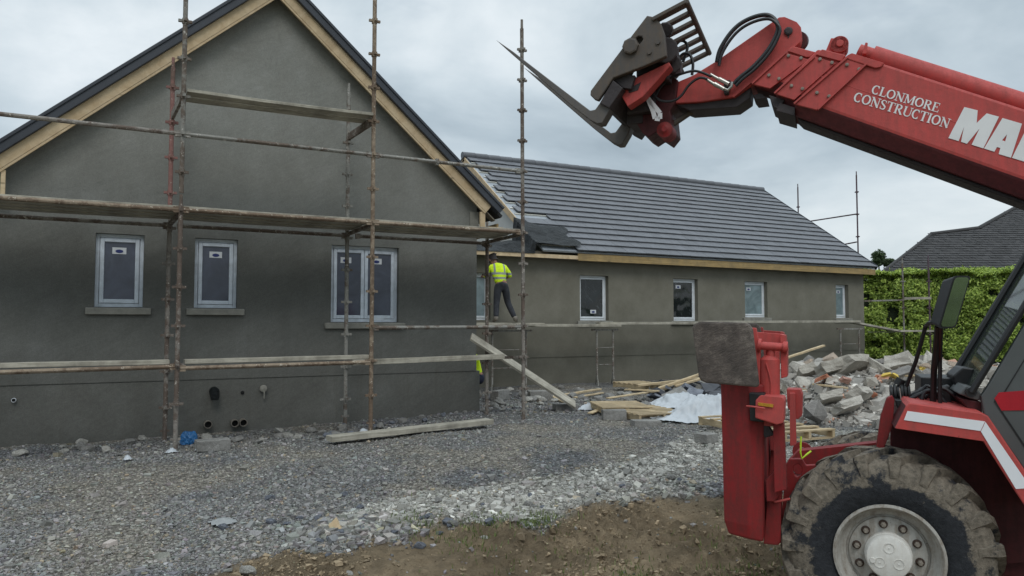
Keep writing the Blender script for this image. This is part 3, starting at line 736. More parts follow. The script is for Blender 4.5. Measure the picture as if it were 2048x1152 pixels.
gable_x(10.08, 'wing_gable_wall', M['pale_plaster']); gable_x(WXR-.25, 'wing_gable_wall')  # near gable end gets a paler plaster tone than the far one
MB().box(((XR+WXR)/2+2, 26.85, 1.8), (WXR-XR-4, .28, 3.6)).build('rear_wall', M['wing_plaster'], house)
dirs = V((0, RY-EY, RZ-EZ)); SLEN = dirs.length; dirs.normalize(); nrm = V((0, -dirs.z, dirs.y))
def rp(x, s, h=0.0): return V((x, EY, EZ))+dirs*s+nrm*h
VX0, VX1 = 9.95, WXR+.22
dk = MB(); a, b, c, d = rp(VX0+.06, .02, -.06), rp(VX1-.04, .02, -.06), rp(VX1-.04, SLEN, -.06), rp(VX0+.06, SLEN, -.06)
dk.hexa([a, b, c, d, a+nrm*.05, b+nrm*.05, c+nrm*.05, d+nrm*.05]); dk.build('roof_felt', M['underlay'], house)
bk = MB(); yb = 2*RY-EY; a, b, c, d = V((VX0, RY+.01, RZ-.03)), V((VX1, RY+.01, RZ-.03)), V((VX1, yb, EZ-.03)), V((VX0, yb, EZ-.03)); n2_ = V((0, dirs.z, dirs.y))
bk.hexa([a, b, c, d, a+n2_*.06, b+n2_*.06, c+n2_*.06, d+n2_*.06]); bk.build('rear_roof_slope', M['tile'], house)
# tiles: each course a run of separate tiles, broken bond, ragged at the unfinished near verge
NC = 17; gauge = (SLEN-.05)/NC; tw = .33
tl = MB(); bt = MB()
for ci in range(NC):
    s0 = ci*gauge-.03; s1 = s0+gauge+.06
    xs = VX0+.10+(tw/2 if ci % 2 else 0)
    if ci < 2: xs = VX0+1.10-.2*ci
    elif ci == 2: xs = VX0+.95
    elif ci in (3, 4): xs = VX0+.12+.1*(ci-3)
    elif ci == 5: xs = VX0+1.15
    elif ci < 15: xs = VX0+.22+(.20 if ci % 2 else .0)+random.uniform(-.03, .03)
    x = xs
    while x < VX1-.02:
        x1 = min(x+tw, VX1); e = random.uniform(-.003, .003); hb = .012; t_ = .030
        a, b = rp(x+.002, s0, .054+e), rp(x1-.002, s0, .054+e+random.uniform(-.002, .002)); c, d = rp(x1-.003, s1, .006), rp(x+.003, s1, .006)
        tl.hexa([a, b, c, d, a+nrm*t_, b+nrm*t_, c+nrm*t_, d+nrm*t_]); x = x1
    bt.bar(rp(VX0+.12, s1-.09, .0), rp(min(xs+.6, VX1), s1-.09, .0), .05, .035, nrm)
tl.build('tiled_roof', M['tile'], house)
bt.build('roof_batten', M['batten'], house)
rc = MB(); x = VX0-.02
while x < VX1:
    rc.tube([(x, RY, RZ+.05), (min(x+.44, VX1+.02), RY, RZ+.055)], [.115, .122], 12); x += .45
rc.build('ridge_tile', M['tile'], house, smooth=True)
MB().prism([rp(VX1+.002, -.02, -.07), rp(VX1+.002, SLEN, -.07), rp(VX1+.002, SLEN, .085), rp(VX1+.002, -.02, .085)], (.02, 0, 0)).build('verge', M['verge'], house)
bb = MB(); bb.prism([rp(VX0+.02, .75, -.17), rp(VX0+.02, SLEN-.02, -.17), rp(VX0+.02, SLEN-.02, .01), rp(VX0+.02, .75, .01)], (.03, 0, 0)); bb.build('barge_board', M['new_timber'], house)
bb = MB(); a = [V((p.x, 2*RY-p.y+.02, p.z)) for p in (rp(VX0+.02, 1, -.17), rp(VX0+.02, SLEN, -.17), rp(VX0+.02, SLEN, .01), rp(VX0+.02, 1, .01))]; bb.prism(a, (.03, 0, 0)); bb.build('barge_board', M['new_timber'], house)
sb = MB(); sb.prism([rp(VX0+.052, .8, -.155), rp(VX0+.052, SLEN-.1, -.155), rp(VX0+.052, SLEN-.1, -.135), rp(VX0+.052, .8, -.135)], (.10, 0, 0)); sb.build('soffit_board', M['soffit'], house)
# eaves of the wing: fascia, soffit, thin new rail where the roof is open
MB().box(((11.1+VX1)/2-.02, EY+.03, 3.455), (VX1-11.1-.04, .035, .19)).build('fascia_board', M['fascia'], house)
MB().box(((XR+11.1)/2+.32, EY+.045, 3.44), (11.1-XR+.35, .05, .10)).build('fascia_board', M['new_timber'], house)
fr = MB(); fr.box((7.62, EY+.06, 3.62), (.06, .05, .30)); fr.box((7.75, EY+.2, 3.54), (.05, .3, .05)); fr.build('eaves_framing', M['new_timber'], house)
MB().box(((XR+VX1)/2+.3, (EY+GW)/2+.04, 3.40), (VX1-XR-.7, GW-EY-.06, .02)).build('soffit_board', M['soffit'], house)
MB().box((8.2, 20.5, 3.55), (4.2, 6.5, .06)).build('link_roof_deck', M['soffit'], house)
# pipes through the plinth
def sleeve(px, py, r, ln, nm='pipe_sleeve', mat=None, tilt=(0, -1, 0)):
    p = at(px, py, Y=G+.01); d = V(tilt).normalized()
    o = MB().lathe([(r*.84, .0), (r*.84, ln), (r, ln), (r, 0)], p, d, 20, closed=True).build(nm, mat or M['pipe'], house, smooth=True)
    MB().lathe([(r*.83, .0), (r*.83, .01)], p+d*(ln*.35), d, 20).build('pipe_hollow', M['hollow'], o)
sleeve(415, 848, .062, .10); sleeve(468, 845, .060, .13); sleeve(485, 844, .060, .13); sleeve(28, 800, .03, .05, mat=M['upvc'])
p = at(428, 785, Y=G)
MB().tube([p+V((0, .02, .02)), p+V((0, -.06, .02)), p+V((.0, -.12, -.03)), p+V((.0, -.13, -.11))], [.075, .075, .07, .055], 12).build('drain_elbow', M['black_poly'], house, smooth=True)
p = at(526, 778, Y=G)
o = MB().lathe([(.03, 0), (.06, .03), (.055, .06), (.02, .075)], p+V((0, 0, .01)), (0, -1, 0), 14).build('vent_stub', M['sill'], house, smooth=True)
MB().tube([p+V((0, -.06, 0)), p+V((.01, -.07, -.06)), p+V((.012, -.05, -.15))], .012, 7).build('drip_tail', M['sill'], o)
p = at(485, 785, Y=G); MB().lathe([(.03, 0), (.02, .012)], p, (0, -1, 0), 10).build('wall_plug', M['hollow'], house)
# black sheet over the open link roof
def fpoly(u, v):
    x = XR+.55+(11.15-XR-.55)*u+.12*math.sin(v*9)*u; n = float(vnoise(np.array([x*1.3]), np.array([v*2.6]), 51, 4)[0])-.5
    e = min(1, (1-u)*8)
    rise = min(1, v*2.6)**.7; z = 3.49+rise*(.10+.26*min(1, u*1.25))*(.25+.75*e)+n*.24*min(1, v*4)+.11*(1-abs(2*float(vnoise(np.array([x*2.1+v*3]), np.array([v*3.0-x*.7]), 57, 3)[0])-1)-.5)*min(1, v*5); y = EY+.0+v*(1.5-.55*max(0, min(1, (x-9.2)/1.2)))
    z = max(z, 3.6+(y-EY)*(RZ-EZ)/(RY-EY)+.16+n*.12) if x > 9.75 else z
    return V((x, y, z))
ps = MB().grid(fpoly, 90, 44); po = ps.build('polythene_sheet', M['black_poly'], None, smooth=True, ang=180)
tag(po, 'black polythene sheet covering the open roof between gable and tiled wing', 'plastic sheet')
# ------------------------------------------------------------------ scaffold along the gable
YS, YB = 11.30, 12.30; TR = .033
XS = [(-1.95, -1.95), (.80, .80), (3.54, 3.54), (6.18, 6.18)]; XB = [-1.95, .72, 3.42, 6.01]
scaf = thing('scaffold', 'rusty tube scaffold standing in front of the gable wall', 'scaffold', (2.2, 11.8, 0))
def standard(x0, y0, zb, x1, z1, mat, k0=4.27, name='standard', r=TR, step=.535, par=None, jack=True):
    mb = MB(); top = V((x1, y0, z1)); bot = V((x0, y0, zb))
    mb.tube([bot+V((0, 0, .02)), top-V((0, 0, .16)), top-V((0, 0, .155)), top], [r, r, r*.72, r*.68], 10)
    zc = k0-step*12
    while zc < z1-.2:
        if zc > zb+.12:
            f = (zc-zb)/(z1-zb); c = bot.lerp(top, f)
            mb.box(c, (.18, .04, .036)); mb.box(c, (.04, .18, .036)); mb.tube([c-V((0, 0, .04)), c+V((0, 0, .04))], r*1.28, 8)
        zc += step
    o = mb.build(name, mat, par, smooth=True)
    if not jack: return o
    bp = MB(); bp.box(bot+V((0, 0, .012)), (.14, .14, .012)); bp.tube([bot+V((0, 0, .01)), bot+V((0, 0, .22))], .019, 8); bp.box(bot+V((0, 0, .17)), (.13, .03, .03)); bp.build('base_jack', mat, o)
    return o
for i, (x, mt_, zt) in enumerate(((-1.95, M['tube'], 5.8), (.80, M['tube'], 6.9), (3.545, M['tube_orange'], 7.2), (6.20, M['tube'], 6.95))):
    xb = x+(.0, -.01, -.005, .03)[i]; o = standard(xb, YS, ghs(xb, YS)-.02, x if i != 1 else x-.004, zt if i != 1 else 3.42, mt_, par=scaf)
standard(.797, YS, 3.42, .80, 6.9, M['tube_grey'], par=scaf, jack=False)
S1D = at(370, 120, Y=YS)
for i, (x, mt_, zt) in enumerate(((-1.95, M['tube'], 5.6), (.715, M['tube_red'], 5.66), (3.42, M['tube_grey'], 5.68), (6.02, M['tube'], 3.50))):
    standard(x, YB, ghs(x, YB)-.02, x, zt if i != 1 else 3.3, mt_ if i != 1 else M['tube'], k0=4.13, par=scaf)
standard(.715, YB, 3.3, .715, 5.66, M['tube_red'], k0=4.13, par=scaf, jack=False)
# painted upper lengths joined into the standards
def ledger(a, b, mat, name='ledger', r=TR*.93):
    mb = MB(); a = V(a); b = V(b); mb.tube([a, b], r, 9)
    d = (b-a).normalized()
    for p in (a, b): mb.box(p+d*(.03 if p is a else -.03), (.08, .05, .085))
    return mb.build(name, mat, scaf, smooth=True)
for i in range(3):
    x0, x1 = XS[i][0]+.03, XS[i+1][0]-.03
    ledger((x0, YS, 4.27), (x1, YS, 4.27), (M['tube'], M['tube_grey'], M['tube_grey'])[i], 'guard_rail')
    ledger((x0, YS, 3.205), (x1, YS, 3.205), (M['tube_orange'], M['tube_orange'], M['tube_orange'])[i])
    ledger((x0, YB, 3.10), (XB[i+1]-.02, YB, 3.10), M['tube'])
    if i < 2: ledger((x0, YS, 1.01), (x1, YS, 1.035), M['tube_orange'])
ledger((3.58, YS, 1.565), (6.16, YS, 1.575), M['tube_grey'], 'guard_rail')
cl = MB(); c = at(874, 324, Y=YS); cl.box(c, (.05, .07, .10)); cl.tube([c+V((0, -.05, 0)), c+V((0, .05, 0))], .03, 8); cl.build('coupler', M['tube_grey'], scaf)
for i in range(4):
    x = XS[i][0]
    for z in (3.17, 1.06):
        MB().bar((x, YS, z), (XB[i], YB, z-.05), .05, .05).build('transom', M['tube'], scaf)
for i in (1, 2):
    MB().bar((XS[i][0]-.02, YS, 4.80), (XB[i], YB, 4.76), .045, .11).build('transom', M['tube'], scaf)
# boards lying on the scaffold
def board(a, b, w, t, lab, up=V((0, 0, 1)), mat=None, group=None, name='scaffold_board', warp=.0, cat='board'):
    a = V(a); b = V(b); mb = MB(); d, s_, u = frame_of(b-a, up); n = 8; vs_ = []; fs_ = []
    for i in range(n+1):
        p = a.lerp(b, i/n)+u*math.sin(i/n*math.pi)*-warp+u*random.uniform(-.002, .002)
        for (k, l) in ((-1, -1), (1, -1), (1, 1), (-1, 1)): vs_.append(p+s_*(w/2*k)+u*(t/2*l))
    for i in range(n):
        for k in range(4): fs_.append((i*4+k, i*4+(k+1) % 4, i*4+4+(k+1) % 4, i*4+4+k))
    fs_ += [(3, 2, 1, 0), (n*4, n*4+1, n*4+2, n*4+3)]; mb.add(vs_, fs_)
    o = bpy.data.objects.new(name, None)
    o = mb.build(name, mat or M['board'], None)
    c = (a+b)/2; 
    ang = math.atan2(d.y, d.x); el_ = math.asin(max(-1, min(1, d.z)))
    Rm = Matrix.Translation(c) @ Matrix.Rotation(ang, 4, 'Z') @ Matrix.Rotation(-el_, 4, 'Y')
    o.data.transform(Rm.inverted()); o.matrix_world = Rm
    bv = o.modifiers.new('bevel', 'BEVEL'); bv.width = .004; bv.segments = 1
    return tag(o, lab, cat, group)
LANE = ['nearest the front tube', 'second from the front tube', 'third from the front tube', 'nearest the wall']
BAY = ['left bay', 'middle bay', 'right bay']
for i in range(3):
    for k in range(4):
        y = YS+.13+k*.235; z = 3.255-.1*(y-YS)*.6
        board((XS[i][0]+.02, y, z), (XS[i+1][0]-(.02 if i < 2 else .0), y, z), .225, .038, 'weathered scaffold board of the main platform, %s, %s' % (BAY[i], LANE[k]), group='boards of the main scaffold platform', warp=.01)
board((.84, YS+.05, 4.88), (3.52, YS+.05, 4.90), .225, .045, 'high weathered bench board on its own above the platform, front one of two', warp=.012, group='boards of the high bench')
board((.84, YS+.30, 4.86), (3.52, YS+.30, 4.88), .225, .04, 'high weathered bench board on its own above the platform, rear one of two', group='boards of the high bench')
a = at(-40, 748, Y=YS+.12); b = at(338, 733, Y=YS+.12); a.z = b.z = 1.098; board(a, b, .21, .06, 'long pale board on the low scaffold lift, left of the first pole', group='boards of the low scaffold lift')
a = at(368, 734, Y=YS+.12); b = at(738, 722, Y=YS+.12); a.z = 1.098; b.z = 1.115; board(a, b, .21, .06, 'pale board on the low scaffold lift between the two left poles', group='boards of the low scaffold lift')
a = at(705, 725, Y=YS+.02); b = at(1008, 713, Y=YS+.16); board(a, b, .06, .085, 'grey board edge-on along the low lift, ending at the leaning plank', group='boards of the low scaffold lift')
# leaning plank on a block, plank on the ground
a = at(942, 673, Y=12.2); b = at(1150, 810, Z=.13); board(a, b, .22, .045, 'grey plank leaning from the scaffold down to a concrete block', V((-.2, -.5, 1)))
a = at(658, 884, Z=.0); b = at(980, 853, Z=.0); a.z = ghs(a.x, a.y)+.09; b.z = ghs(b.x, b.y)+.09
board(a, b, .22, .075, 'long weathered plank lying flat on the gravel before the gable')
# ------------------------------------------------------------------ trestles and planks along the wing
def trestle(x, y, wdt, h, lab, zb=0.0, splay=True, mat=None):
    t = thing('builders_trestle', lab, 'trestle', (x, y, zb), 0, 'trestles under the planks along the wing'); mt_ = mat or M['tube_grey']
    for s_ in (-1, 1):
        MB().tube([(x+s_*wdt/2, y, zb+.16), (x+s_*wdt/2, y, zb+h)], .028, 8).build('leg', mt_, t, smooth=True)
        f = MB(); f.tube([(x+s_*wdt/2, y, zb+.36), (x+s_*wdt/2-.16, y-.30, zb+.0)], .014, 6); f.tube([(x+s_*wdt/2, y, zb+.36), (x+s_*wdt/2+.16, y+.30, zb+.0)], .014, 6)
        f.build('splay_foot', mt_, t)
    for z in (.55, 1.0): MB().tube([(x-wdt/2, y, zb+z), (x+wdt/2, y, zb+z)], .013, 6).build('rung', mt_, t)
    MB().bar((x-wdt/2-.16, y, zb+h+.015), (x+wdt/2+.16, y, zb+h+.015), .06, .05).build('head_bar', mt_, t)
YT = 16.55
t1 = at(1210, 700, Y=YT).x; trestle(t1, YT, .52, 1.46, 'grey trestle below the first wing window', ghs(t1, YT))
t2 = at(1700, 690, Y=YT).x; trestle(t2, YT, .9, 1.48, 'grey trestle at the far right corner of the wing', ghs(t2, YT))
t3 = at(1005, 720, Y=14.9).x
trestle(at(1015, 700, Y=YT).x+.05, YT, .95, 1.46, 'grey trestle under the plank the standing worker is on', ghs(8.6, YT))
pz = 1.60
def wb(p0, p1, y, z0, z1, lab, w_=.23, t=.07): board((at(p0, 650, Y=y).x, y, z0), (at(p1, 650, Y=y).x, y, z1), w_, t, lab, group='planks along the wing wall')
wb(935, 1072, YT-.22, 1.62, 1.62, 'short plank under the feet of the standing worker', .23, .06)
wb(935, 1085, YT+.03, 1.635, 1.63, 'second plank under the standing worker, closer to the wall')
wb(1040, 1238, YT-.05, 1.605, 1.600, 'plank running from the right scaffold pole to the first trestle')
wb(1196, 1480, YT+.12, 1.655, 1.675, 'plank from the first trestle past the second wing window')
wb(1400, 1716, YT+.05, 1.70, 1.735, 'long plank from the steel foot plate to the far corner of the wing')
# ------------------------------------------------------------------ scaffolds beyond the wing
far = thing('scaffold', 'thin purple scaffold poles rising behind the far roof verge', 'scaffold', (27, 20.5, 0))
for px, yy, zt in ((1597, 25.0, at(1597, 368, Y=25.0).z), (1715, 21.0, at(1714, 343, Y=21.0).z)):
    x = at(px, 450, Y=yy).x; standard(x, yy, 0, x, zt, M['tube_purple'], par=far, k0=4.4, r=.03, step=.95)
def far_rail(p, q, ya, yb_, mat, par, r=.03, nm='guard_rail'):
    MB().tube([at(*p, Y=ya), at(*q, Y=yb_)], r, 7).build(nm, mat, par)
far_rail((1597, 446), (1713, 428), 25.0, 21.0, M['tube_purple'], far); far_rail((1597, 506), (1713, 484), 25.0, 21.0, M['tube_purple'], far)
hs = thing('scaffold', 'slim pole scaffold standing against the green hedge', 'scaffold', (25.5, 17, 0))
ha, hb = at(1808, 660, D=25.5), at(1860, 650, D=25.5)
for p, top, mt_ in ((ha, 515, M['tube_grey']), (hb, 510, M['tube_purple'])):
    zt = CAM.z+(651-top)/F_PX*25.5
    standard(p.x, p.y, .0, p.x, zt, mt_, par=hs, k0=4.0, r=.028, step=.9)
def hs_rail(p, q, nm, mat, w_=.05):
    MB().bar(at(*p, D=25.4), at(*q, D=25.4), .05, w_).build(nm, mat, hs)
hs_rail((1728, 602), (1808, 600), 'guard_rail', M['tube_grey']); hs_rail((1808, 597), (1862, 596), 'ledger', M['board'], .08)
hs_rail((1735, 664), (1808, 664), 'guard_rail', M['tube_grey'], .03)
board(at(1700, 644, D=24.9), at(1796, 662, D=25.3), .3, .06, 'plank sloping from the wing corner to the hedge scaffold')
board(at(1796, 662, D=25.2), at(1864, 662, D=25.3), .3, .06, 'short plank on the hedge scaffold beyond the sloping plank')
# ------------------------------------------------------------------ pallets, sheets, blocks, timber
def pallet(px, py, yaw, lab, L_=1.2, W_=1.0, zoff=0.0, tilt=0.0, z=None):
    p = at(px, py, Z=0.0); z = ghs(p.x, p.y) if z is None else z
    t = thing('pallet', lab, 'pallet', (p.x, p.y, z+zoff), yaw, 'wooden pallets'); c = V((p.x, p.y, z+zoff)); Rm = Matrix.Rotation(yaw, 3, 'Z') @ Matrix.Rotation(tilt, 3, 'X')
    P = lambda q: c+Rm @ V(q)
    for k in range(7): 
        x = -L_/2+.05+k*(L_-.10)/6; MB().box(P((x, 0, .125)), (.105, W_, .02), Rm).build('deck_board', M['pallet'], t)
    for y in (-W_/2+.03, 0, W_/2-.03): MB().box(P((0, y, .068)), (L_, .045, .092), Rm).build('bearer', M['pallet'], t)
    for x in (-L_/2+.05, 0, L_/2-.05): MB().box(P((x, 0, .012)), (.1, W_, .018), Rm).build('bottom_board', M['pallet'], t)
    return t
pallet(1292, 834, R(-98), 'light pallet in front of the white sheeting, grey block at its left end', 1.25, 1.0)
pallet(1240, 826, R(-112), 'pallet half hidden behind the front pallet', 1.1, .9, .02)
pallet(1285, 783, R(-88), 'pallet by the wing wall below the leaning timber', 1.3, .8, .08)
pallet(1525, 868, R(-96), 'pallet behind the red stabiliser leg', 1.9, .9, .02)
def lath(a, b, w_, t, lab, mat='pallet', grp='offcuts of timber about the pallets', nm='timber_offcut'):
    board(a, b, w_, t, lab, mat=M[mat], group=grp, name=nm, cat='timber')
gp = lambda px, py, h=0.04: (lambda p: V((p.x, p.y, ghs(p.x, p.y)+h)))(at(px, py, Z=0.0))
lath(at(1300, 783, D=16.6), at(1402, 748, D=17.0), .11, .05, 'light timber rising over the pallet by the wing wall')
lath(at(1275, 771, D=17.4), at(1400, 757, D=17.6), .12, .05, 'flat timber lying along the wing wall behind the pallet')
lath(at(1350, 772, D=16.7), at(1405, 757, D=16.8), .12, .04, 'short timber below the rising one')
lath(at(1318, 782, D=15.6), at(1250, 779, D=16.0), .08, .03, 'thin lath in front of the pallet by the wall')
lath(gp(1180, 832), gp(1235, 815, .1), .10, .025, 'loose board poking out left of the pallets')
lath(gp(1215, 812, .16), gp(1310, 802, .2), .10, .025, 'loose board across the back of the pallets')
lath(at(1572, 716, D=17), at(1648, 691, D=17.3), .10, .04, 'long lath sticking up out of the rubble toward the wing wall')
lath(gp(1125, 795, .05), gp(1200, 785, .08), .10, .04, 'pale timber beside the lower end of the leaning plank')
lath(gp(1100, 795, .05), gp(1138, 812, .05), .09, .03, 'broken lath to the left of the leaning plank foot')
lath(gp(1150, 800, .05), gp(1205, 790, .05), .08, .03, 'narrow lath behind the leaning plank foot')
def blk(px, py, dims, yaw, lab, zoff=0, mat='rock_grey', grp='concrete blocks'):
    p = at(px, py, Z=0.0); z = ghs(p.x, p.y); mb = MB().box((0, 0, 0), dims, None, .008); o = mb.build('concrete_block', M[mat], None, bevel=.008)
    o.location = (p.x, p.y, z+dims[2]/2+zoff); o.rotation_euler = (0, 0, yaw); tag(o, lab, 'block', grp)
blk(1130, 822, (.44, .21, .14), R(-10), 'grey block under the foot of the leaning plank'); blk(1228, 840, (.40, .2, .17), R(-25), 'grey block at the left end of the front pallet')
blk(1292, 852, (.44, .25, .10), R(-20), 'flat grey slab in front of the front pallet'); blk(1412, 885, (.24, .22, .13), R(10), 'small grey block left of the red stabiliser leg')
blk(425, 888, (.42, .22, .15), R(2), 'grey block at the gable foot right of the blue bag'); blk(1000, 800, (.44, .22, .2), R(30), 'grey block near the scaffold foot at the gable corner'); blk(1080, 800, (.5, .24, .2), R(-15), 'grey block between the scaffold and the leaning plank')
# loose dark slates behind the white sheeting
for i in range(26):
    px = random.uniform(1305, 1440); py = random.uniform(772, 806); p = at(px, py, Z=0.0); z = ghs(p.x, p.y)+.06+.20*random.random()*sstep(1290, 1400, px)
    s_ = random.uniform(.28, .5); mb = MB().box((0, 0, 0), (s_, s_*random.uniform(.55, .9), random.uniform(.03, .09)), None, .03)
    o = mb.build('roof_slate', M[('slate_new', 'rock_blue', 'slate_new', 'rock_grey')[i % 4]] if 'slate_new' in M else M['rock_blue'], None)
    o.location = (p.x, p.y, float(z)); o.rotation_euler = (random.uniform(-.6, .6), random.uniform(-.5, .5), random.uniform(0, 3)); tag(o, 'dark broken tile dumped behind the white plastic sheeting', 'tile', 'broken tiles behind the sheeting')
# crumpled white sheeting
def crumple(name, lab, cat, c, rx, ry, h, mat, seed, nu=60, nv=44, fold=.09, yaw=0.0):
    cy, sy_ = math.cos(yaw), math.sin(yaw)
    us = np.linspace(-1, 1, nu+1); vs_ = np.linspace(-1, 1, nv+1); U, W_ = np.meshgrid(us, vs_, indexing='ij')
    n1 = vnoise(U*2.2+seed, W_*2.2, seed, 3); rr = np.sqrt(U**2+W_**2)*(1+.35*(n1-.5))
    edge = 1-sstep(.15, 1.0, rr)
    n2 = vnoise(U*3.2+9, W_*3.2+seed, seed+5, 4); n3 = 1-np.abs(2*vnoise(U*5.5, W_*5.5+3, seed+9, 3)-1)
    k = np.minimum(1, 1/np.maximum(rr, .6)); X = U*rx*(.9+.2*n2); Y = W_*ry*(.9+.2*n1)
    xw = c.x+X*cy-Y*sy_; yw = c.y+X*sy_+Y*cy
    z = gh(xw, yw)+.02+edge*(h*(.45+.75*n2))+fold*(n3-.4)*(.3+edge); z = np.maximum(z, gh(xw, yw)+.012)
    mb = MB(); vv = [V(q) for q in zip(xw.ravel(), yw.ravel(), z.ravel())]
    fs_ = []
    for i in range(nu):
        for j in range(nv):
            if max(rr[i, j], rr[i+1, j+1]) < 1.02: fs_.append((i*(nv+1)+j, (i+1)*(nv+1)+j, (i+1)*(nv+1)+j+1, i*(nv+1)+j+1))
    mb.add(vv, fs_); o = mb.build(name, mat, None, smooth=True, ang=180, recalc=False)
    bm = bmesh.new(); bm.from_mesh(o.data); bmesh.ops.delete(bm, geom=[v for v in bm.verts if not v.link_faces], context='VERTS'); bm.to_mesh(o.data); bm.free()
    return tag(o, lab, cat)
crumple('plastic_sheet', 'crumpled white plastic sheeting heaped between the pallets', 'plastic sheet', at(1415, 838, Z=.0), 1.0, .62, .36, M['white_poly'], 3, 90, 64, fold=.14)
crumple('plastic_sheet', 'flatter white plastic sheeting trailing behind the front pallet', 'plastic sheet', at(1355, 812, Z=.0), .75, .5, .22, M['white_poly'], 8, fold=.09)
def blob(name, lab, cat, c, rx, ry, rz__, mat, seed):
    bm = bmesh.new(); bmesh.ops.create_icosphere(bm, subdivisions=5, radius=1); co = np.array([tuple(v.co) for v in bm.verts])
    n_ = vnoise(co[:, 0]*1.6+seed, co[:, 2]*1.6+co[:, 1]*1.3, seed, 3); n2_ = 1-np.abs(2*vnoise(co[:, 0]*3.5+co[:, 1]*2.2+seed, co[:, 2]*3.5-co[:, 1]*1.5, seed+3, 3)-1)
    k_ = .62+.55*n_+.30*(n2_-.6)
    for v, q in zip(bm.verts, k_): p = v.co*float(q); v.co = V((p.x*rx, p.y*ry, max(-.25, p.z)*rz__))
    me = bpy.data.meshes.new(name); bm.to_mesh(me); bm.free(); me.materials.append(mat); me.polygons.foreach_set('use_smooth', [True]*len(me.polygons)); me.set_sharp_from_angle(angle=R(35))
    o = link(bpy.data.objects.new(name, me)); o.location = c; return tag(o, lab, cat)
p = at(378, 888, Z=-.1); blob('plastic_bag', 'crumpled blue plastic bag at the foot of the left scaffold pole', 'plastic bag', (p.x, p.y, ghs(p.x, p.y)+.04), .12, .11, .16, M['blue_poly'], 5)
crumple('plastic_scrap', 'white plastic scrap lying in the stones below the wing', 'plastic scrap', at(1098, 788, Z=0.05), .32, .16, .12, M['white_poly'], 12, 24, 16, .05)
crumple('plastic_scrap', 'white plastic scrap left of the pallets', 'plastic scrap', at(1182, 815, Z=0.05), .34, .10, .1, M['white_poly'], 14, 24, 16, .04)
for px, py, s_, lab in ((343, 900, .07, 'small white scrap among stones near the left of the gable'), (400, 897, .06, 'white scrap on the gravel in front of the blue bag'), (255, 913, .05, 'thin white scrap on the gravel left of the scaffold poles'), (727, 866, .07, 'white scrap on the left end of the ground plank'), (445, 1003, .10, 'flat pale scrap in the open gravel')):
    crumple('plastic_scrap', lab, 'plastic scrap', at(px, py, Z=-.05), s_*1.2, s_, .05 if px != 445 else .02, M['white_poly' if px != 445 else 'grey_poly'], px, 12, 10, .03)
# triangular offcut on the gravel
p = at(665, 1036, Z=-.15); z = ghs(p.x, p.y)
tri = MB().prism([V((p.x-.07, p.y+.02, z+.02)), V((p.x+.075, p.y-.03, z+.02)), V((p.x+.03, p.y+.02, z+.12))], (.02, .03, .0)).build('timber_offcut', M['new_timber'], None); tag(tri, 'bright triangular timber offcut on the gravel', 'timber')
# ------------------------------------------------------------------ rubble heap
ch = [mat_rock('grey_concrete', (146, 140, 130), (188, 182, 171), 3), mat_rock('pale_concrete', (168, 162, 153), (206, 200, 190), 3), mat_rock('brown_concrete', (150, 136, 122), (190, 172, 155), 4), mat_rock('dark_concrete', (116, 113, 110), (152, 148, 143), 4)]
M['brick'] = mat_rock('red_brick', (168, 104, 80), (198, 138, 112), 6); M['pinkbrick'] = mat_rock('pink_block', (178, 136, 124), (204, 166, 150), 6); M['bluepaint'] = mat_rock('blue_painted_face', (146, 156, 166), (178, 182, 184), 4)
M['yellow'] = simple('yellow_foam_board', (206, 178, 84), .8, .15, 8)
CP = []
for s_ in range(14):
    if s_ < 7: me = rock_mesh(300+s_, n=13+s_ % 4, box=(1, random.uniform(.6, .9), random.uniform(.4, .75)))
    else:
        bm = bmesh.new(); bmesh.ops.create_cube(bm, size=1); sx_, sy_, sz_ = 1, random.uniform(.5, .9), random.uniform(.22, .5)
        for v in bm.verts: v.co = V((v.co.x*sx_*random.uniform(.8, 1.1), v.co.y*sy_*random.uniform(.8, 1.1), v.co.z*sz_*random.uniform(.85, 1.1)))
        bmesh.ops.subdivide_edges(bm, edges=bm.edges, cuts=2, use_grid_fill=True)
        for v in bm.verts: v.co += V((random.gauss(0, .022), random.gauss(0, .022), random.gauss(0, .018)))
        me = bpy.data.meshes.new('chunk'); bm.to_mesh(me); bm.free()
    me.materials.append(ch[s_ % 4]); CP.append(me)
def chunk(D, r, size, mi, lab, grp=None, mat=None, zo=0.0, rot=None, name='concrete_chunk'):
    p = dr(D, r); z = ghs(p.x, p.y); me = CP[mi]
    if mat is not None:
        me = me.copy(); me.materials.clear(); me.materials.append(mat)
    o = link(bpy.data.objects.new(name, me)); o.location = (p.x, p.y, z+size*.12+zo); o.scale = (size,)*3
    o.rotation_euler = rot or (random.uniform(-.7, .7), random.uniform(-.7, .7), random.uniform(0, 6.28)); return tag(o, lab, 'rubble', grp)
CN = ['grey broken concrete chunk in the rubble heap', 'pale broken concrete chunk in the rubble heap', 'brownish broken masonry chunk in the rubble heap', 'dark broken slab in the rubble heap']
SP = [(1705, 742), (1733, 722), (1758, 716), (1748, 758), (1744, 790), (1690, 820), (1715, 795), (1656, 803), (1640, 762)]
def hp(px, py):      # heap point under a photo spot
    for k in range(400):
        D = 11+k*.02; p = at(px, py, D=D)
        if p.z < ghs(p.x, p.y)+.10: break
    return D, (px-1024)/F_PX*D
used = [(*hp(*q), .55) for q in SP]; cnt = 0
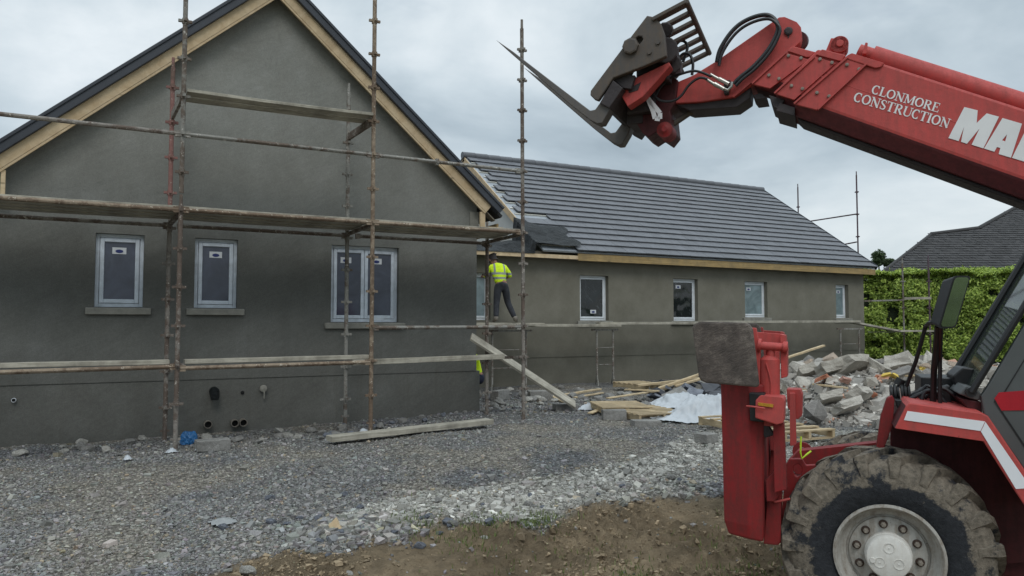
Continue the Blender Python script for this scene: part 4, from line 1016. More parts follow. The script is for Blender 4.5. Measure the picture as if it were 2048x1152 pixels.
while cnt < 240:
    D = random.uniform(11.7, 16.4); r = random.uniform(4.6, 12.6)
    if float(heap(np.array([D]), np.array([r]))[0]) < .12: continue
    sz = min(.7, random.lognormvariate(math.log(.34), .42))
    if D < 13 and random.random() < .35: sz *= .6
    if any((D-a)**2*.6+(r-b)**2 < (.36*(sz+c))**2 for a, b, c in used): 
        if random.random() < .8 or any((D-a)**2+(r-b)**2 < .16 for a, b, c in used[:9]): continue
    used.append((D, r, sz)); mi = random.randrange(14); chunk(D, r, sz, mi, CN[mi % 4], 'chunks of the rubble heap: '+('grey', 'pale', 'brown', 'dark')[mi % 4]); cnt += 1
for px, py, sz, mi, mt_, lab in ((1705, 742, .62, 8, None, 'big block with an orange brick face near the top of the rubble heap'), (1733, 722, .50, 9, M['bluepaint'], 'block with a pale blue painted face on top of the rubble heap'), (1758, 716, .34, 10, M['pinkbrick'], 'flat pink block at the top edge of the rubble heap'), (1748, 758, .22, 3, M['brick'], 'dull red brick in the middle of the rubble heap'), (1640, 762, .26, 11, M['brick'], 'reddish brick piece left of the big slab in the rubble heap'), (1744, 790, .20, 2, M['brick'], 'small red brick below the middle of the rubble heap'), (1688, 762, .18, 12, M['pinkbrick'], 'small salmon brick below the orange faced block'),
        (1665, 745, .58, 9, ch[0], 'largest flat slab across the top left of the rubble heap'), (1690, 820, .5, 13, ch[1], 'square pale slab standing low in the rubble heap'), (1715, 795, .50, 12, ch[1], 'pale slab lying above the square one in the rubble heap'), (1656, 803, .42, 8, ch[1], 'white faced block tipped over low in the rubble heap'), (1625, 836, .60, 4, ch[3], 'dark boulder at the lower left of the rubble heap'), (1740, 775, .48, 1, ch[0], 'grey lump leaning in the middle of the rubble heap'), (1890, 722, .40, 5, ch[1], 'pale pointed chunk on the rubble heap behind the mirror arm')):
    D, r = hp(px, py); chunk(D, r, sz, mi, lab, None, mt_, .14, (random.uniform(-.9, -.3), random.uniform(-.3, .3), random.uniform(-.6, .6)))
D, r = hp(1705, 742); p = dr(D, r); z = ghs(p.x, p.y)
for px, py, w_, lab in ((1787, 757, .3, 'yellow foam board piece on the rubble heap beside the hose arm'), (1770, 754, .2, 'small yellow foam scrap left of the larger one'), (1842, 742, .22, 'yellow foam corner between the black mirror arms'), (1925, 747, .3, 'yellow foam strip at the right end of the rubble heap')):
    D, r = hp(px, py); p = dr(D, r); w_ *= .7; o = MB().box((0, 0, 0), (w_, w_*.45, .05), None, .02).build('foam_board', M['yellow'], None); o.location = (p.x, p.y, ghs(p.x, p.y)+.16); o.rotation_euler = (random.uniform(.2, .7), .3, random.uniform(0, 3)); tag(o, lab, 'insulation')
D, r = hp(1925, 722); p = dr(D, r); o = MB().tube([(-.27, 0, 0), (.27, 0, 0)], [.13, .13], 14).build('concrete_pipe', ch[1], None, smooth=True); o.location = (p.x, p.y, ghs(p.x, p.y)+.18); o.rotation_euler = (.1, -.35, .5); tag(o, 'pale round concrete post stub at the right end of the rubble heap', 'rubble')
for i in range(5):
    px = random.uniform(1590, 1900); py = random.uniform(725, 790); D, r = hp(px, py); p = dr(D, r, 0); z = ghs(p.x, p.y)+.12; a_ = random.uniform(0, 3)
    board((p.x-.3*math.cos(a_), p.y-.3*math.sin(a_), z), (p.x+.3*math.cos(a_), p.y+.3*math.sin(a_), z+random.uniform(-.1, .25)), .06, .03, 'short timber stick poking out of the rubble heap', mat=M['pallet'], group='timber sticks in the rubble', name='timber_offcut', cat='timber')
# small debris in the heap
N = 24000; D = rng.uniform(11.4, 17.2, N); r = rng.uniform(3.6, 13, N); hh = heap(D, r); k = hh > .03; D = D[k]; r = r[k]
X = HD.x*D+RT.x*r; Yy = HD.y*D+RT.y*r; Z = gh(X, Yy); S = np.minimum(rng.lognormal(math.log(.035), .6, len(D)), .15)
c_ = np.array([.36, .34, .31])*rng.lognormal(0, .3, len(D))[:, None]; wq = rng.uniform(0, 1, len(D)) < .05; c_[wq] *= np.array([1.2, .75, .6])
rb = stones('rubble', np.stack([X, Yy, Z+S*.2], 1), S, np.clip(c_, .04, .75), M['stone']); tag(rb, 'small crumbled masonry filling the rubble heap', 'rubble', kind='stuff')
# ------------------------------------------------------------------ hedge
HP = [(31.0, 13.2), (28.6, 18.0), (26.5, 22.5), (20, 31), (9, 38)]
hpts = [dr(a, b) for a, b in HP]
hedge = thing('laurel_hedge', 'tall dense laurel hedge with fresh green leaves beyond the rubble', 'hedge', hpts[0])
def hedge_leaves(nl, seg0, seg1):
    sl_ = [(hpts[i+1]-hpts[i]).length for i in range(len(hpts)-1)]
    vs_ = np.zeros((nl, 4, 3)); seg = rng.choice(np.arange(seg0, seg1), nl, p=np.array(sl_[seg0:seg1])/sum(sl_[seg0:seg1])); u = rng.uniform(0, 1, nl)
    P = np.array([tuple(p) for p in hpts]); a = P[seg]; b = P[seg+1]; d = b-a; d /= np.linalg.norm(d, axis=1)[:, None]
    nrm_ = np.stack([d[:, 1], -d[:, 0], np.zeros(nl)], 1); base = a+(b-a)*u[:, None]
    sg = np.linalg.norm(base[:, :2]-P[0, :2], axis=1)
    top = rng.uniform(0, 1, nl) < .26; hz_ = np.where(top, 3.62, rng.uniform(.25, 3.62, nl)); dep = np.where(top, rng.uniform(-1.4, .1, nl), 0)
    bulge = .85*(vnoise(sg*1.3, hz_*1.5, 61, 3)-.42)+.10*rng.normal(0, 1, nl); topb = .55*(vnoise(sg*1.1+4, dep*1.1, 66, 3)-.4)+np.abs(rng.normal(0, .06, nl))+.10*np.clip((sg-6)/5, 0, 1)
    rr = np.clip((hz_-3.0)/.62, 0, 1); bulge = bulge-.32*rr**2
    thin = vnoise(sg*2.3+31, hz_*2.3, 63, 3) < .36; bulge = np.where(thin, bulge-.30, bulge)
    c = base+nrm_*np.where(top, dep+.2, bulge)[:, None]; c[:, 2] = hz_+np.where(top, topb, 0)+np.where(top, 0, .25*rr*topb)
    n_ = nrm_*np.where(top, .35, 1)[:, None]+np.array([0, 0, 1])*np.where(top, 1, .45)[:, None]+rng.normal(0, .55, (nl, 3)); n_ /= np.linalg.norm(n_, axis=1)[:, None]
    t = d*rng.normal(0, .7, nl)[:, None]+nrm_*.5+np.array([0, 0, 1])*(rng.normal(.1, .8, nl)+np.where(top, .5, 0))[:, None]; t -= n_*(t*n_).sum(1)[:, None]; t /= np.linalg.norm(t, axis=1)[:, None]; s_ = np.cross(n_, t)
    L_ = rng.uniform(.085, .165, nl)[:, None]; W_ = L_*rng.uniform(.32, .45, nl)[:, None]
    vs_[:, 0] = c-t*L_*.5; vs_[:, 1] = c-s_*W_*.5+n_*.012; vs_[:, 2] = c+t*L_*.5-n_*.02; vs_[:, 3] = c+s_*W_*.5+n_*.012
    return vs_.reshape(-1, 3)
def leafmesh(name, v, mat, parent):
    if parent is not None:
        Mi = np.array(ROOTM[root_of(parent).name]); v = v @ Mi[:3, :3].T+Mi[:3, 3]
    n = len(v)//4; me = bpy.data.meshes.new(name); me.vertices.add(len(v)); me.vertices.foreach_set('co', v.ravel())
    me.loops.add(n*4); me.loops.foreach_set('vertex_index', np.arange(n*4)); me.polygons.add(n); me.polygons.foreach_set('loop_start', np.arange(0, n*4, 4)); me.polygons.foreach_set('loop_total', np.full(n, 4)); me.update()
    me.materials.append(mat); o = link(bpy.data.objects.new(name, me), parent); return o
M['laurel'] = mat_leaf('laurel_leaf', (88, 112, 46), (144, 168, 70), (196, 214, 108)); M['hedge_core'] = simple('hedge_dark_core', (30, 40, 20), .9, .3)
leafmesh('foliage', np.concatenate([hedge_leaves(88000, 0, 2), hedge_leaves(9000, 2, 4)]), M['laurel'], hedge)
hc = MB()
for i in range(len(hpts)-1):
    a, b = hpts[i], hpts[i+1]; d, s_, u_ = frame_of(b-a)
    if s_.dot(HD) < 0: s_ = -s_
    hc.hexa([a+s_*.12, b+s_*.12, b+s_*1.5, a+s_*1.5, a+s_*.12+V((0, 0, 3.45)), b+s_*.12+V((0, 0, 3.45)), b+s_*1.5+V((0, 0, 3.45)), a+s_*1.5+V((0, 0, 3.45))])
hc.build('dark_core', M['hedge_core'], hedge)  # dark solid core added so gaps between the leaves read as deep shade
# ------------------------------------------------------------------ neighbouring house and a tree
nb = thing('neighbouring_house', 'neighbouring house with an old dark slate roof beyond the hedge', 'house', dr(38, 22))
def rpl(px, py):     # sloping roof plane z = 2.9 + .72 (D-35)
    d = FW+RT*((px-1024)/F_PX)+UP*((576-py)/F_PX); k = .72
    t = (2.9-k*35-EYE)/(d.z-k*d.dot(HD)); return CAM+d*t
ro = [(1722, 578), (1862, 469), (1957, 457), (2052, 404), (2160, 348), (2420, 340), (2420, 590)]
rpts = [rpl(*q) for q in ro]; nrm_r = (HD*-.72+V((0, 0, 1))).normalized()
MB().prism(rpts, -nrm_r*.15).build('roof', M['slate'], nb)
up_s = (HD+V((0, 0, .72))).normalized(); lo2 = [(p.dot(RT), (p-rpts[0]).dot(up_s)) for p in rpts]
def inside(x, y, poly):
    c = False; n = len(poly)
    for i in range(n):
        (x1, y1), (x2, y2) = poly[i], poly[(i+1) % n]
        if (y1 > y) != (y2 > y) and x < (x2-x1)*(y-y1)/(y2-y1)+x1: c = not c
    return c
sm = MB(); y = -.2; row = 0; r0 = rpts[0].dot(RT)
while y < 9.5:
    x = r0-.5+(.17 if row % 2 else 0)
    while x < r0+17:
        if inside(x+.16, y+.16, lo2):
            o_ = rpts[0]+RT*(x-r0)+up_s*y; e = random.uniform(0, .025); a = o_+nrm_r*(.03+e); b = o_+RT*.325+nrm_r*(.03+random.uniform(0, .02)); c = o_+RT*.325+up_s*.27+nrm_r*.012; d = o_+up_s*.27+nrm_r*.012
            sm.hexa([a-nrm_r*.02, b-nrm_r*.02, c-nrm_r*.01, d-nrm_r*.01, a, b, c, d])
        x += .335
    y += .235; row += 1
sm.build('slates', M['slate'], nb)
for i in range(1, 5): MB().tube([rpts[i]+V((0, 0, .02)), rpts[i+1]+V((0, 0, .02))], .11, 8).build('ridge_tile', M['slate'], nb)
MB().tube([rpts[0], rpts[1]], .09, 8).build('hip_tile', M['slate'], nb)
MB().box(dr(39.5, 23.5, 1.4), (12, 6, 2.9), Matrix.Rotation(AZ-R(90), 3, 'Z')).build('wall', M['wing_plaster'], nb)
def crown_leaves(c, rx, rz, n, ls):
    q = rng.normal(0, 1, (n, 3)); q /= np.linalg.norm(q, axis=1)[:, None]; q *= rng.uniform(.25, 1, n)[:, None]**.5
    lob = 1+.55*(vnoise(q[:, 0]*2+9, q[:, 2]*2+3, 71, 2)-.5)*2; q = q*lob[:, None]*np.array([rx, rx, rz])+np.array(tuple(c))
    t = rng.normal(0, 1, (n, 3)); t /= np.linalg.norm(t, axis=1)[:, None]; s_ = np.cross(t, rng.normal(0, 1, (n, 3))); s_ /= np.linalg.norm(s_, axis=1)[:, None]
    return np.stack([q-t*ls, q-s_*ls*.5, q+t*ls, q+s_*ls*.5], 1).reshape(-1, 3)
M['far_leaf'] = mat_leaf('far_leaf', (58, 74, 52), (78, 96, 66), (104, 120, 86)); M['bark'] = simple('bark', (84, 72, 60), .9, .3)
for px, py, rx, rz, lab in ((1757, 518, .55, .7, 'small distant tree between the wing roof and the slate roof'), (1778, 526, .5, .35, 'lower distant bush just right of the small distant tree')):
    p = at(px, py, D=62); tr = thing('tree', lab, 'tree', (p.x, p.y, 0))
    leafmesh('crown', crown_leaves(p, rx, rz, 1500, .10), M['far_leaf'], tr)
    MB().tube([(p.x, p.y, 0), (p.x+.1, p.y, p.z*.6), (p.x, p.y, p.z+.3)], [.16, .11, .03], 8).build('trunk', M['bark'], tr)
# ------------------------------------------------------------------ grass tufts on the mud edge
gv = []
for px, py, sx_, sy_, n in ((820, 1040, 34, 12, 420), (1070, 1040, 30, 8, 520), (945, 1062, 30, 10, 240), (1275, 1118, 28, 10, 260), (1500, 1115, 60, 16, 420), (1395, 1060, 40, 14, 90), (700, 1150, 60, 8, 120), (1180, 1090, 60, 20, 120), (985, 1040, 30, 8, 220), (1010, 1095, 60, 20, 90)):
    for _ in range(int(n*.8)):
        p = at(random.gauss(px, sx_), random.gauss(py, sy_), Z=-.22); z = ghs(p.x, p.y); h_ = random.uniform(.02, .06); a_ = random.uniform(0, 6.28); w_ = .004; l = random.uniform(.2, .9)*h_
        dx, dy = math.cos(a_), math.sin(a_); b = V((p.x, p.y, z-.005)); t_ = V((p.x+dx*l, p.y+dy*l, z+h_)); s_ = V((-dy*w_, dx*w_, 0)); m_ = b.lerp(t_, .55)+V((0, 0, h_*.12))
        gv += [tuple(b-s_), tuple(b+s_), tuple(m_+s_*.8), tuple(m_-s_*.8), tuple(m_-s_*.8), tuple(m_+s_*.8), tuple(t_+s_*.1), tuple(t_-s_*.1)]
M['grass'] = mat_leaf('grass_blade', (70, 88, 42), (94, 112, 56), (128, 136, 84))
gr = leafmesh('grass', np.array(gv), M['grass'], None); tag(gr, 'thin green grass sprouting along the edge of the mud', 'grass', kind='stuff')
# ------------------------------------------------------------------ people
def skin(joints, edges, name, mat, parent, sub=2, root=None):
    names = list(joints); me = bpy.data.meshes.new('tmp'); me.from_pydata([joints[k][0] for k in names], [(names.index(a), names.index(b)) for a, b in edges], [])
    o = bpy.data.objects.new('tmp', me); COL.objects.link(o); md = o.modifiers.new('s', 'SKIN'); md.use_smooth_shade = True
    ld = me.skin_vertices[0].data
    for i, k in enumerate(names):
        r_ = joints[k][1]; ld[i].radius = r_ if isinstance(r_, tuple) else (r_, r_); ld[i].use_root = (k == (root or names[0]))
    sb = o.modifiers.new('u', 'SUBSURF'); sb.levels = sub; sb.render_levels = sub
    dg = bpy.context.evaluated_depsgraph_get(); m2 = bpy.data.meshes.new_from_object(o.evaluated_get(dg)); bpy.data.objects.remove(o)
    m2.name = name; m2.materials.clear(); m2.materials.append(mat); m2.polygons.foreach_set('use_smooth', [True]*len(m2.polygons))
    return link(bpy.data.objects.new(name, m2), parent)
M['skin'] = simple('skin', (150, 108, 88), .6, .08); M['hair'] = simple('dark_hair', (32, 26, 24), .8, .3, 40)
M['hivis'] = mat_hivis(); M['trouser'] = simple('dark_work_trousers', (52, 54, 60), .9, .3, 12, bump=.01, bsc=14); M['navy'] = simple('navy_hem', (30, 34, 52), .9, .15)
M['boot'] = simple('dusty_boot', (118, 112, 104), .8, .3, 14); M['navyhv'] = simple('navy_trousers', (34, 38, 56), .9, .25, 12); M['reflect'] = simple('reflective_tape', (150, 156, 160), .5, .1)
def lerp3(a, b, t): return tuple(a[i]+(b[i]-a[i])*t for i in range(3))
def hand(J, E, w, side, fwd, curl):
    """palm, four fingers and a thumb grown from wrist w along fwd, curling toward curl"""
    f = V(fwd).normalized(); c = V(curl).normalized(); s_ = f.cross(c).normalized()*side; W_ = V(J[w][0]); pm = W_+f*.05; J[w+'p'] = (tuple(pm), (.034, .020)); E.append((w, w+'p'))
    for i, ln in enumerate((.068, .076, .070, .056)):
        b = W_+f*.09+s_*(.030-.020*i); m_ = b+f*ln*.5+c*ln*.22; t_ = m_+f*ln*.25+c*ln*.45
        J[w+'b%d' % i] = (tuple(b), .010); J[w+'m%d' % i] = (tuple(m_), .009); J[w+'t%d' % i] = (tuple(t_), .007); E += [(w+'p', w+'b%d' % i), (w+'b%d' % i, w+'m%d' % i), (w+'m%d' % i, w+'t%d' % i)]
    b = W_+f*.035+s_*.045; t_ = b+f*.04+s_*.012+c*.02; J[w+'tb'] = (tuple(b), .011); J[w+'tt'] = (tuple(t_), .008); E += [(w+'p', w+'tb'), (w+'tb', w+'tt')]
def person(lab, loc, rz, P, lower, hv=True):
    t = thing('person', lab, 'person', loc, rz); J = {}; E = []
    def j(k, r_): J[k] = (P[k], r_)
    j('pelvis', (.15, .11)); j('waist', (.135, .10)); j('chest', (.165, .115)); j('neck', .058); j('headb', (.072, .085)); j('heada', (.078, .098)); j('headt', (.058, .07))
    E += [('pelvis', 'waist'), ('waist', 'chest'), ('chest', 'neck'), ('neck', 'headb'), ('headb', 'heada'), ('heada', 'headt')]
    hd_ = V(P['heada'])-V(P['headb']); fw_ = V(P['face']); ri = hd_.cross(fw_).normalized()*-1
    J['nose'] = (tuple(V(P['headb'])+fw_*.105+hd_*.35), .012); E.append(('headb', 'nose'))
    J['chin'] = (tuple(V(P['headb'])+fw_*.06-hd_*.35), .03); E.append(('headb', 'chin'))
    for s_, k in ((-1, 'l'), (1, 'r')):
        J['ear'+k] = (tuple(V(P['headb'])+ri*s_*.085+hd_*.3), (.012, .022)); E.append(('headb', 'ear'+k))
        for a, r_ in (('sh', .066), ('el', .044), ('wr', .029)): j(a+k, r_)
        for a, r_ in (('hip', .095), ('kn', .062), ('an', .042), ('toe', .034)): j(a+k, r_)
        E += [('chest', 'sh'+k), ('sh'+k, 'el'+k), ('el'+k, 'wr'+k), ('pelvis', 'hip'+k), ('hip'+k, 'kn'+k), ('kn'+k, 'an'+k), ('an'+k, 'toe'+k)]
        fwd = V(P['wr'+k])-V(P['el'+k]); hand(J, E, 'wr'+k, s_, fwd, P['curl'])
    skin(J, E, 'body', M['skin'], t, 2, 'pelvis')
    K = {}
    def kk(k, src, r_, p=None): K[k] = (p or P[src], r_)
    kk('hem', 'waist', (.182, .145), lerp3(P['pelvis'], P['waist'], .12)); kk('waist', 'waist', (.165, .128)); kk('chest', 'chest', (.195, .145)); kk('neck', 'neck', .078)
    Ed = [('hem', 'waist'), ('waist', 'chest'), ('chest', 'neck')]
    for k in 'lr':
        kk('sh'+k, 'sh'+k, .088); kk('m'+k, '', .075, lerp3(P['sh'+k], P['el'+k], .55)); kk('el'+k, 'el'+k, .064); kk('f'+k, '', .056, lerp3(P['el'+k], P['wr'+k], .35))
        Ed += [('chest', 'sh'+k), ('sh'+k, 'm'+k), ('m'+k, 'el'+k), ('el'+k, 'f'+k)]
    skin(K, Ed, 'hi_vis_shirt', M['hivis'], t, 2, 'chest')
    K = {}; kk('top', '', (.168, .132), lerp3(P['pelvis'], P['waist'], .55)); kk('pelvis', 'pelvis', (.172, .138)); Ed = [('top', 'pelvis')]
    for k in 'lr':
        kk('hip'+k, 'hip'+k, .112); kk('th'+k, '', .098, lerp3(P['hip'+k], P['kn'+k], .5)); kk('kn'+k, 'kn'+k, .082); kk('cf'+k, '', .076, lerp3(P['kn'+k], P['an'+k], .5)); kk('an'+k, '', .068, lerp3(P['kn'+k], P['an'+k], .93))
        Ed += [('pelvis', 'hip'+k), ('hip'+k, 'th'+k), ('th'+k, 'kn'+k), ('kn'+k, 'cf'+k), ('cf'+k, 'an'+k)]
    tro = skin(K, Ed, 'trousers', lower, t, 2, 'pelvis')
    for k in 'lr':
        a = V(P['an'+k]); b = V(P['toe'+k]); d = (b-a); d.z = 0; d.normalize(); K = {}
        K['c'] = (tuple(a+V((0, 0, .08))), .062); K['a'] = (tuple(a), .060); K['h'] = (tuple(a-d*.04+V((0, 0, -.045))), (.048, .04)); K['m'] = (tuple(a+d*.08+V((0, 0, -.04))), (.052, .042)); K['t'] = (tuple(a+d*.17+V((0, 0, -.05))), (.048, .036))
        skin(K, [('c', 'a'), ('a', 'h'), ('a', 'm'), ('m', 't')], 'boot', M['boot'], t, 2, 'a')
    K = {'a': (tuple(V(P['headb'])-fw_*.03+hd_*.15), (.082, .075)), 'b': (tuple(V(P['heada'])-fw_*.018+hd_*.05), (.088, .098)), 'c': (tuple(V(P['headt'])-fw_*.005+hd_*.12), (.068, .078))}
    skin(K, [('a', 'b'), ('b', 'c')], 'hair', M['hair'], t, 2, 'b')
    if lower is M['navyhv']:
        for k in 'lr':
            m_ = V(lerp3(P['hip'+k], P['kn'+k], .35)); d = (V(P['kn'+k])-V(P['hip'+k])).normalized(); MB().lathe([(.115, -.03), (.112, .03)], m_, d, 18, closed=True).build('reflective_band', M['reflect'], tro, smooth=True, local=True)
    return t
P1 = dict(pelvis=(.0, .0, .93), waist=(-.03, .02, 1.06), chest=(-.06, .07, 1.28), neck=(-.13, .13, 1.46), headb=(-.17, .17, 1.535), heada=(-.18, .19, 1.61), headt=(-.185, .19, 1.665), face=(-.45, .85, -.15), curl=(-.5, .2, -.6),
          shl=(-.235, .10, 1.37), ell=(-.33, .22, 1.13), wrl=(-.32, .44, 1.16), shr=(.115, .10, 1.37), elr=(.27, .08, 1.17), wrr=(.14, .29, 1.10),
          hipl=(-.09, .0, .88), knl=(-.12, .03, .49), anl=(-.15, -.02, .10), toel=(-.17, .16, .04), hipr=(.09, .0, .88), knr=(.19, .07, .50), anr=(.34, -.05, .10), toer=(.44, .09, .04))
w1 = at(1003, 640, Y=YT-.10)
person('worker in yellow hi-vis shirt standing on the trestle planks with his back turned', (w1.x, w1.y, 1.665), R(-8), P1, M['trouser'])
P2 = dict(pelvis=(-.04, .0, .44), waist=(-.06, .02, .58), chest=(-.12, .06, .80), neck=(-.24, .10, .97), headb=(-.31, .12, 1.0), heada=(-.38, .13, 1.02), headt=(-.43, .13, 1.02), face=(-.6, .05, -.8), curl=(0, .2, -.9),
          shl=(-.16, -.12, .90), ell=(-.30, -.14, .68), wrl=(-.44, -.02, .55), shr=(-.12, .24, .90), elr=(-.28, .28, .68), wrr=(-.44, .18, .55),
          hipl=(-.02, -.10, .42), knl=(-.38, -.12, .46), anl=(-.06, -.12, .10), toel=(-.22, -.13, .04), hipr=(-.02, .10, .42), knr=(-.36, .13, .30), anr=(.04, .12, .11), toer=(-.12, .14, .04))
w2 = at(953, 800, Y=14.2); person('worker crouching behind the gable corner, only his yellow back and navy trousers showing', (w2.x+.06, 14.2, ghs(w2.x, 14.2)+.07), 0, P2, M['navyhv'])
# ------------------------------------------------------------------ telehandler
HA = R(-67)
FV = HD*math.cos(HA)+RT*math.sin(HA); LV = V((-FV.y, FV.x, 0))
pw = at(1778, 1115, D=4.4); WR = .61
TO = V((pw.x, pw.y, pw.z-WR))
tel = thing('telehandler', 'red telescopic handler with raised boom, pallet forks and muddy front wheel', 'telehandler', TO, math.atan2(FV.y, FV.x))
def lp(px, py, y):
    d = FW+RT*((px-1024)/F_PX)+UP*((576-py)/F_PX); q = CAM-TO
    t = (y-q.dot(LV))/d.dot(LV); p = q+d*t
    return V((p.dot(FV), y, p.z))
def wl(p): q = V(p)-TO; return V((q.dot(FV), q.dot(LV), q.z))
def pp(mb, pxs, y, th, holes=()):
    return mb.prism([lp(a, b, y) for a, b in pxs], (0, -th, 0), [[lp(a, b, y) for a, b in h] for h in holes])
def part(nm, mat, mk, par=None, **k):
    mb = MB(); mk(mb); return mb.build(nm, mat, par or tel, local=True, **k)
def poly_part(nm, mat, pxs, y, th, holes=(), par=None, bevel=.006): return part(nm, mat, lambda m: pp(m, pxs, y, th, holes), par, bevel=bevel)
def ell(cx, cy, rx, ry, n=14): return [(cx+rx*math.cos(2*math.pi*k/n), cy+ry*math.sin(2*math.pi*k/n)) for k in range(n)]
# wheels ---------------------------------------------------------------
def wheel(c, out):           # c centre of the outer face, out = +1 faces the camera side
    c = V(c); ax = V((0, -out, 0))
    def P(r, ang, a): return c+V((math.cos(ang)*r, 0, math.sin(ang)*r))+ax*a
    mb = MB(); prof = [(.335, .055), (.35, .03), (.39, .012), (.43, .004), (.47, .0), (.51, .002), (.55, .012), (.585, .035), (.608, .07), (.618, .13), (.618, .31), (.608, .37), (.585, .405), (.53, .44), (.42, .44), (.335, .40)]
    mb.lathe(prof, c, ax, 64, closed=True)
    for side in (0, 1):
        for k in range(19):
            a0 = 2*math.pi*(k+.5*side)/19; da = 2*math.pi/19
            for st in range(3):      # the bar runs from the shoulder in to the middle
                f0, f1 = st/3, (st+1)/3; A = lambda f, s_: a0+da*(.95*f)+s_*da*(.21-.03*f); wv = lambda f: (.03+.215*f) if not side else (.41-.215*f)
                rt = lambda f: .634+.018*min(1, f*3)
                mb.hexa([P(.59, A(f0, -1), wv(f0)), P(.59, A(f0, 1), wv(f0)), P(.60, A(f1, 1), wv(f1)), P(.60, A(f1, -1), wv(f1)), P(rt(f0), A(f0, -.75), wv(f0)), P(rt(f0), A(f0, .75), wv(f0)), P(.652, A(f1, .75), wv(f1)), P(.652, A(f1, -.75), wv(f1))])
            w0, w1, w2 = (.002, -.004, .04) if not side else (.438, .444, .40)
            mb.hexa([P(.525, a0-da*.16, w0), P(.525, a0+da*.16, w0), P(.60, a0+da*.24, w2+.02*(1-2*side)), P(.60, a0-da*.24, w2+.02*(1-2*side)), P(.545, a0-da*.13, w1+.004*(1-2*side)), P(.545, a0+da*.13, w1+.004*(1-2*side)), P(.630, a0+da*.19, w2-.004*(1-2*side)), P(.630, a0-da*.19, w2-.004*(1-2*side))])
    whl = thing_part('wheel', c)
    def remap(o_):      # set the wheel's radii: small rim, deep tyre
        for v in o_.data.vertices:
            dx, dz = v.co.x-c.x, v.co.z-c.z; r_ = math.hypot(dx, dz)
            if r_ < 1e-6: continue
            k_ = .86 if r_ <= .47 else (.404+(r_-.47)/(.652-.47)*(.608-.404))/r_
            v.co.x = c.x+dx*k_; v.co.z = c.z+dz*k_
        for ch_ in o_.children: remap(ch_)
    o = mb.build('tyre', M['tyre'], whl, local=True, smooth=True, ang=32)
    co = np.empty(len(o.data.vertices)*3); o.data.vertices.foreach_get('co', co); co = co.reshape(-1, 3)-np.array(tuple(c)); rr = np.hypot(co[:, 0], co[:, 2])
    wob = vnoise(np.arctan2(co[:, 2], co[:, 0])*2.2+20, rr*3, 81, 3)-.5
    mv = .15+.52*sstep(.455, .51, rr+wob*.07); a = o.data.attributes.new('mudv', 'FLOAT', 'POINT'); a.data.foreach_set('value', mv.astype(np.float32))
    rm = MB(); rm.lathe([(.338, .40), (.338, .03), (.352, .022), (.352, .008), (.334, .004), (.318, .02), (.308, .06), (.292, .085), (.268, .095), (.262, .115), (.25, .112), (.246, .098), (.13, .085)], c, ax, 56, closed=True)
    rim = rm.build('rim', M['rim'], whl, local=True, smooth=True, ang=35)
    hb = MB(); hb.lathe([(.150, .10), (.150, .055), (.146, .05), (.146, .005), (.138, -.012), (.11, -.020), (0.0, -.022)], c, ax, 40)
    hub = hb.build('hub', M['hub'], whl, local=True, smooth=True, ang=30)
    dt = MB()
    for k in range(3):
        a_ = R(90+120*k); q = P(.068, a_, -.019); dt.lathe([(.036, .0), (.036, -.005), (.031, -.005), (.031, .0)], q, ax, 20, closed=True); dt.lathe([(.006, .0), (.005, -.006), (0, -.006)], q, ax, 8)
    dt.lathe([(.017, .0), (.017, -.012), (0.0, -.012)], P(.105, R(-12), -.018), ax, 12); dt.build('hub_plate', M['hub'], hub, local=True, smooth=True)
    for k in range(10):
        a_ = 2*math.pi*(k+.3)/10; q = P(.200, a_, .09)
        b = MB(); b.lathe([(.030, .0), (.028, -.010), (.018, -.012)], q, ax, 14, closed=True); bo = b.build('stud_seat', M['bolt_hole'], whl, local=True)
        b = MB(); b.lathe([(.0185, -.008), (.0185, -.026), (.012, -.03), (.012, -.042), (0, -.042)], q, ax, 6); b.build('wheel_nut', M['bolt'], bo, local=True)
    for ch_ in whl.children: remap(ch_)
    nz_ = np.array([tuple(v.co) for v in o.data.vertices]); q_ = vnoise(nz_[:, 0]*9+nz_[:, 1]*7, nz_[:, 2]*9+nz_[:, 1]*5, 83, 3)-.5; w_ = sstep(.40, .50, np.hypot(nz_[:, 0]-c.x, nz_[:, 2]-c.z))
    for v, d_, g_ in zip(o.data.vertices, q_, w_): dv_ = V((v.co.x-c.x, 0, v.co.z-c.z)).normalized(); v.co += dv_*float(d_*g_*.030)
    return whl
def thing_part(nm, c):      # an empty part that carries the pieces of one wheel
    o = bpy.data.objects.new(nm, None); COL.objects.link(o); o.parent = tel; return o
wheel((0, 0, WR), 1); wheel((-2.95, 0, WR), 1); wheel((0, -2.08, WR-.12), -1); wheel((-2.95, -2.08, WR), -1)
# chassis --------------------------------------------------------------
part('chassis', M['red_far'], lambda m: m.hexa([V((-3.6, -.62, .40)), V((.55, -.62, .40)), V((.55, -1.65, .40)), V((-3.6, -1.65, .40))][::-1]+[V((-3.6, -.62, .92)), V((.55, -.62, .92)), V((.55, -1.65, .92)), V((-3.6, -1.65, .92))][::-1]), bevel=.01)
part('axle', M['grime'], lambda m: m.tube([(0, -.3, WR), (0, -1.8, WR-.11)], [.14, .14], 14), smooth=True)
part('axle', M['grime'], lambda m: m.tube([(-2.95, -.3, WR), (-2.95, -1.95, WR)], [.14, .14], 14), smooth=True)
poly_part('chassis_beam', M['red_low'], [(1574, 925), (1596, 902), (1766, 884), (1772, 905), (1772, 960), (1600, 960)], -.75, .12)
poly_part('lifting_plate', M['red_low'], [(1560, 1070), (1568, 975), (1572, 928), (1579, 918), (1604, 918), (1612, 931), (1650, 929), (1720, 922), (1720, 1090), (1600, 1090)], -.36, .05, [ell(1595, 941, 9, 13)])
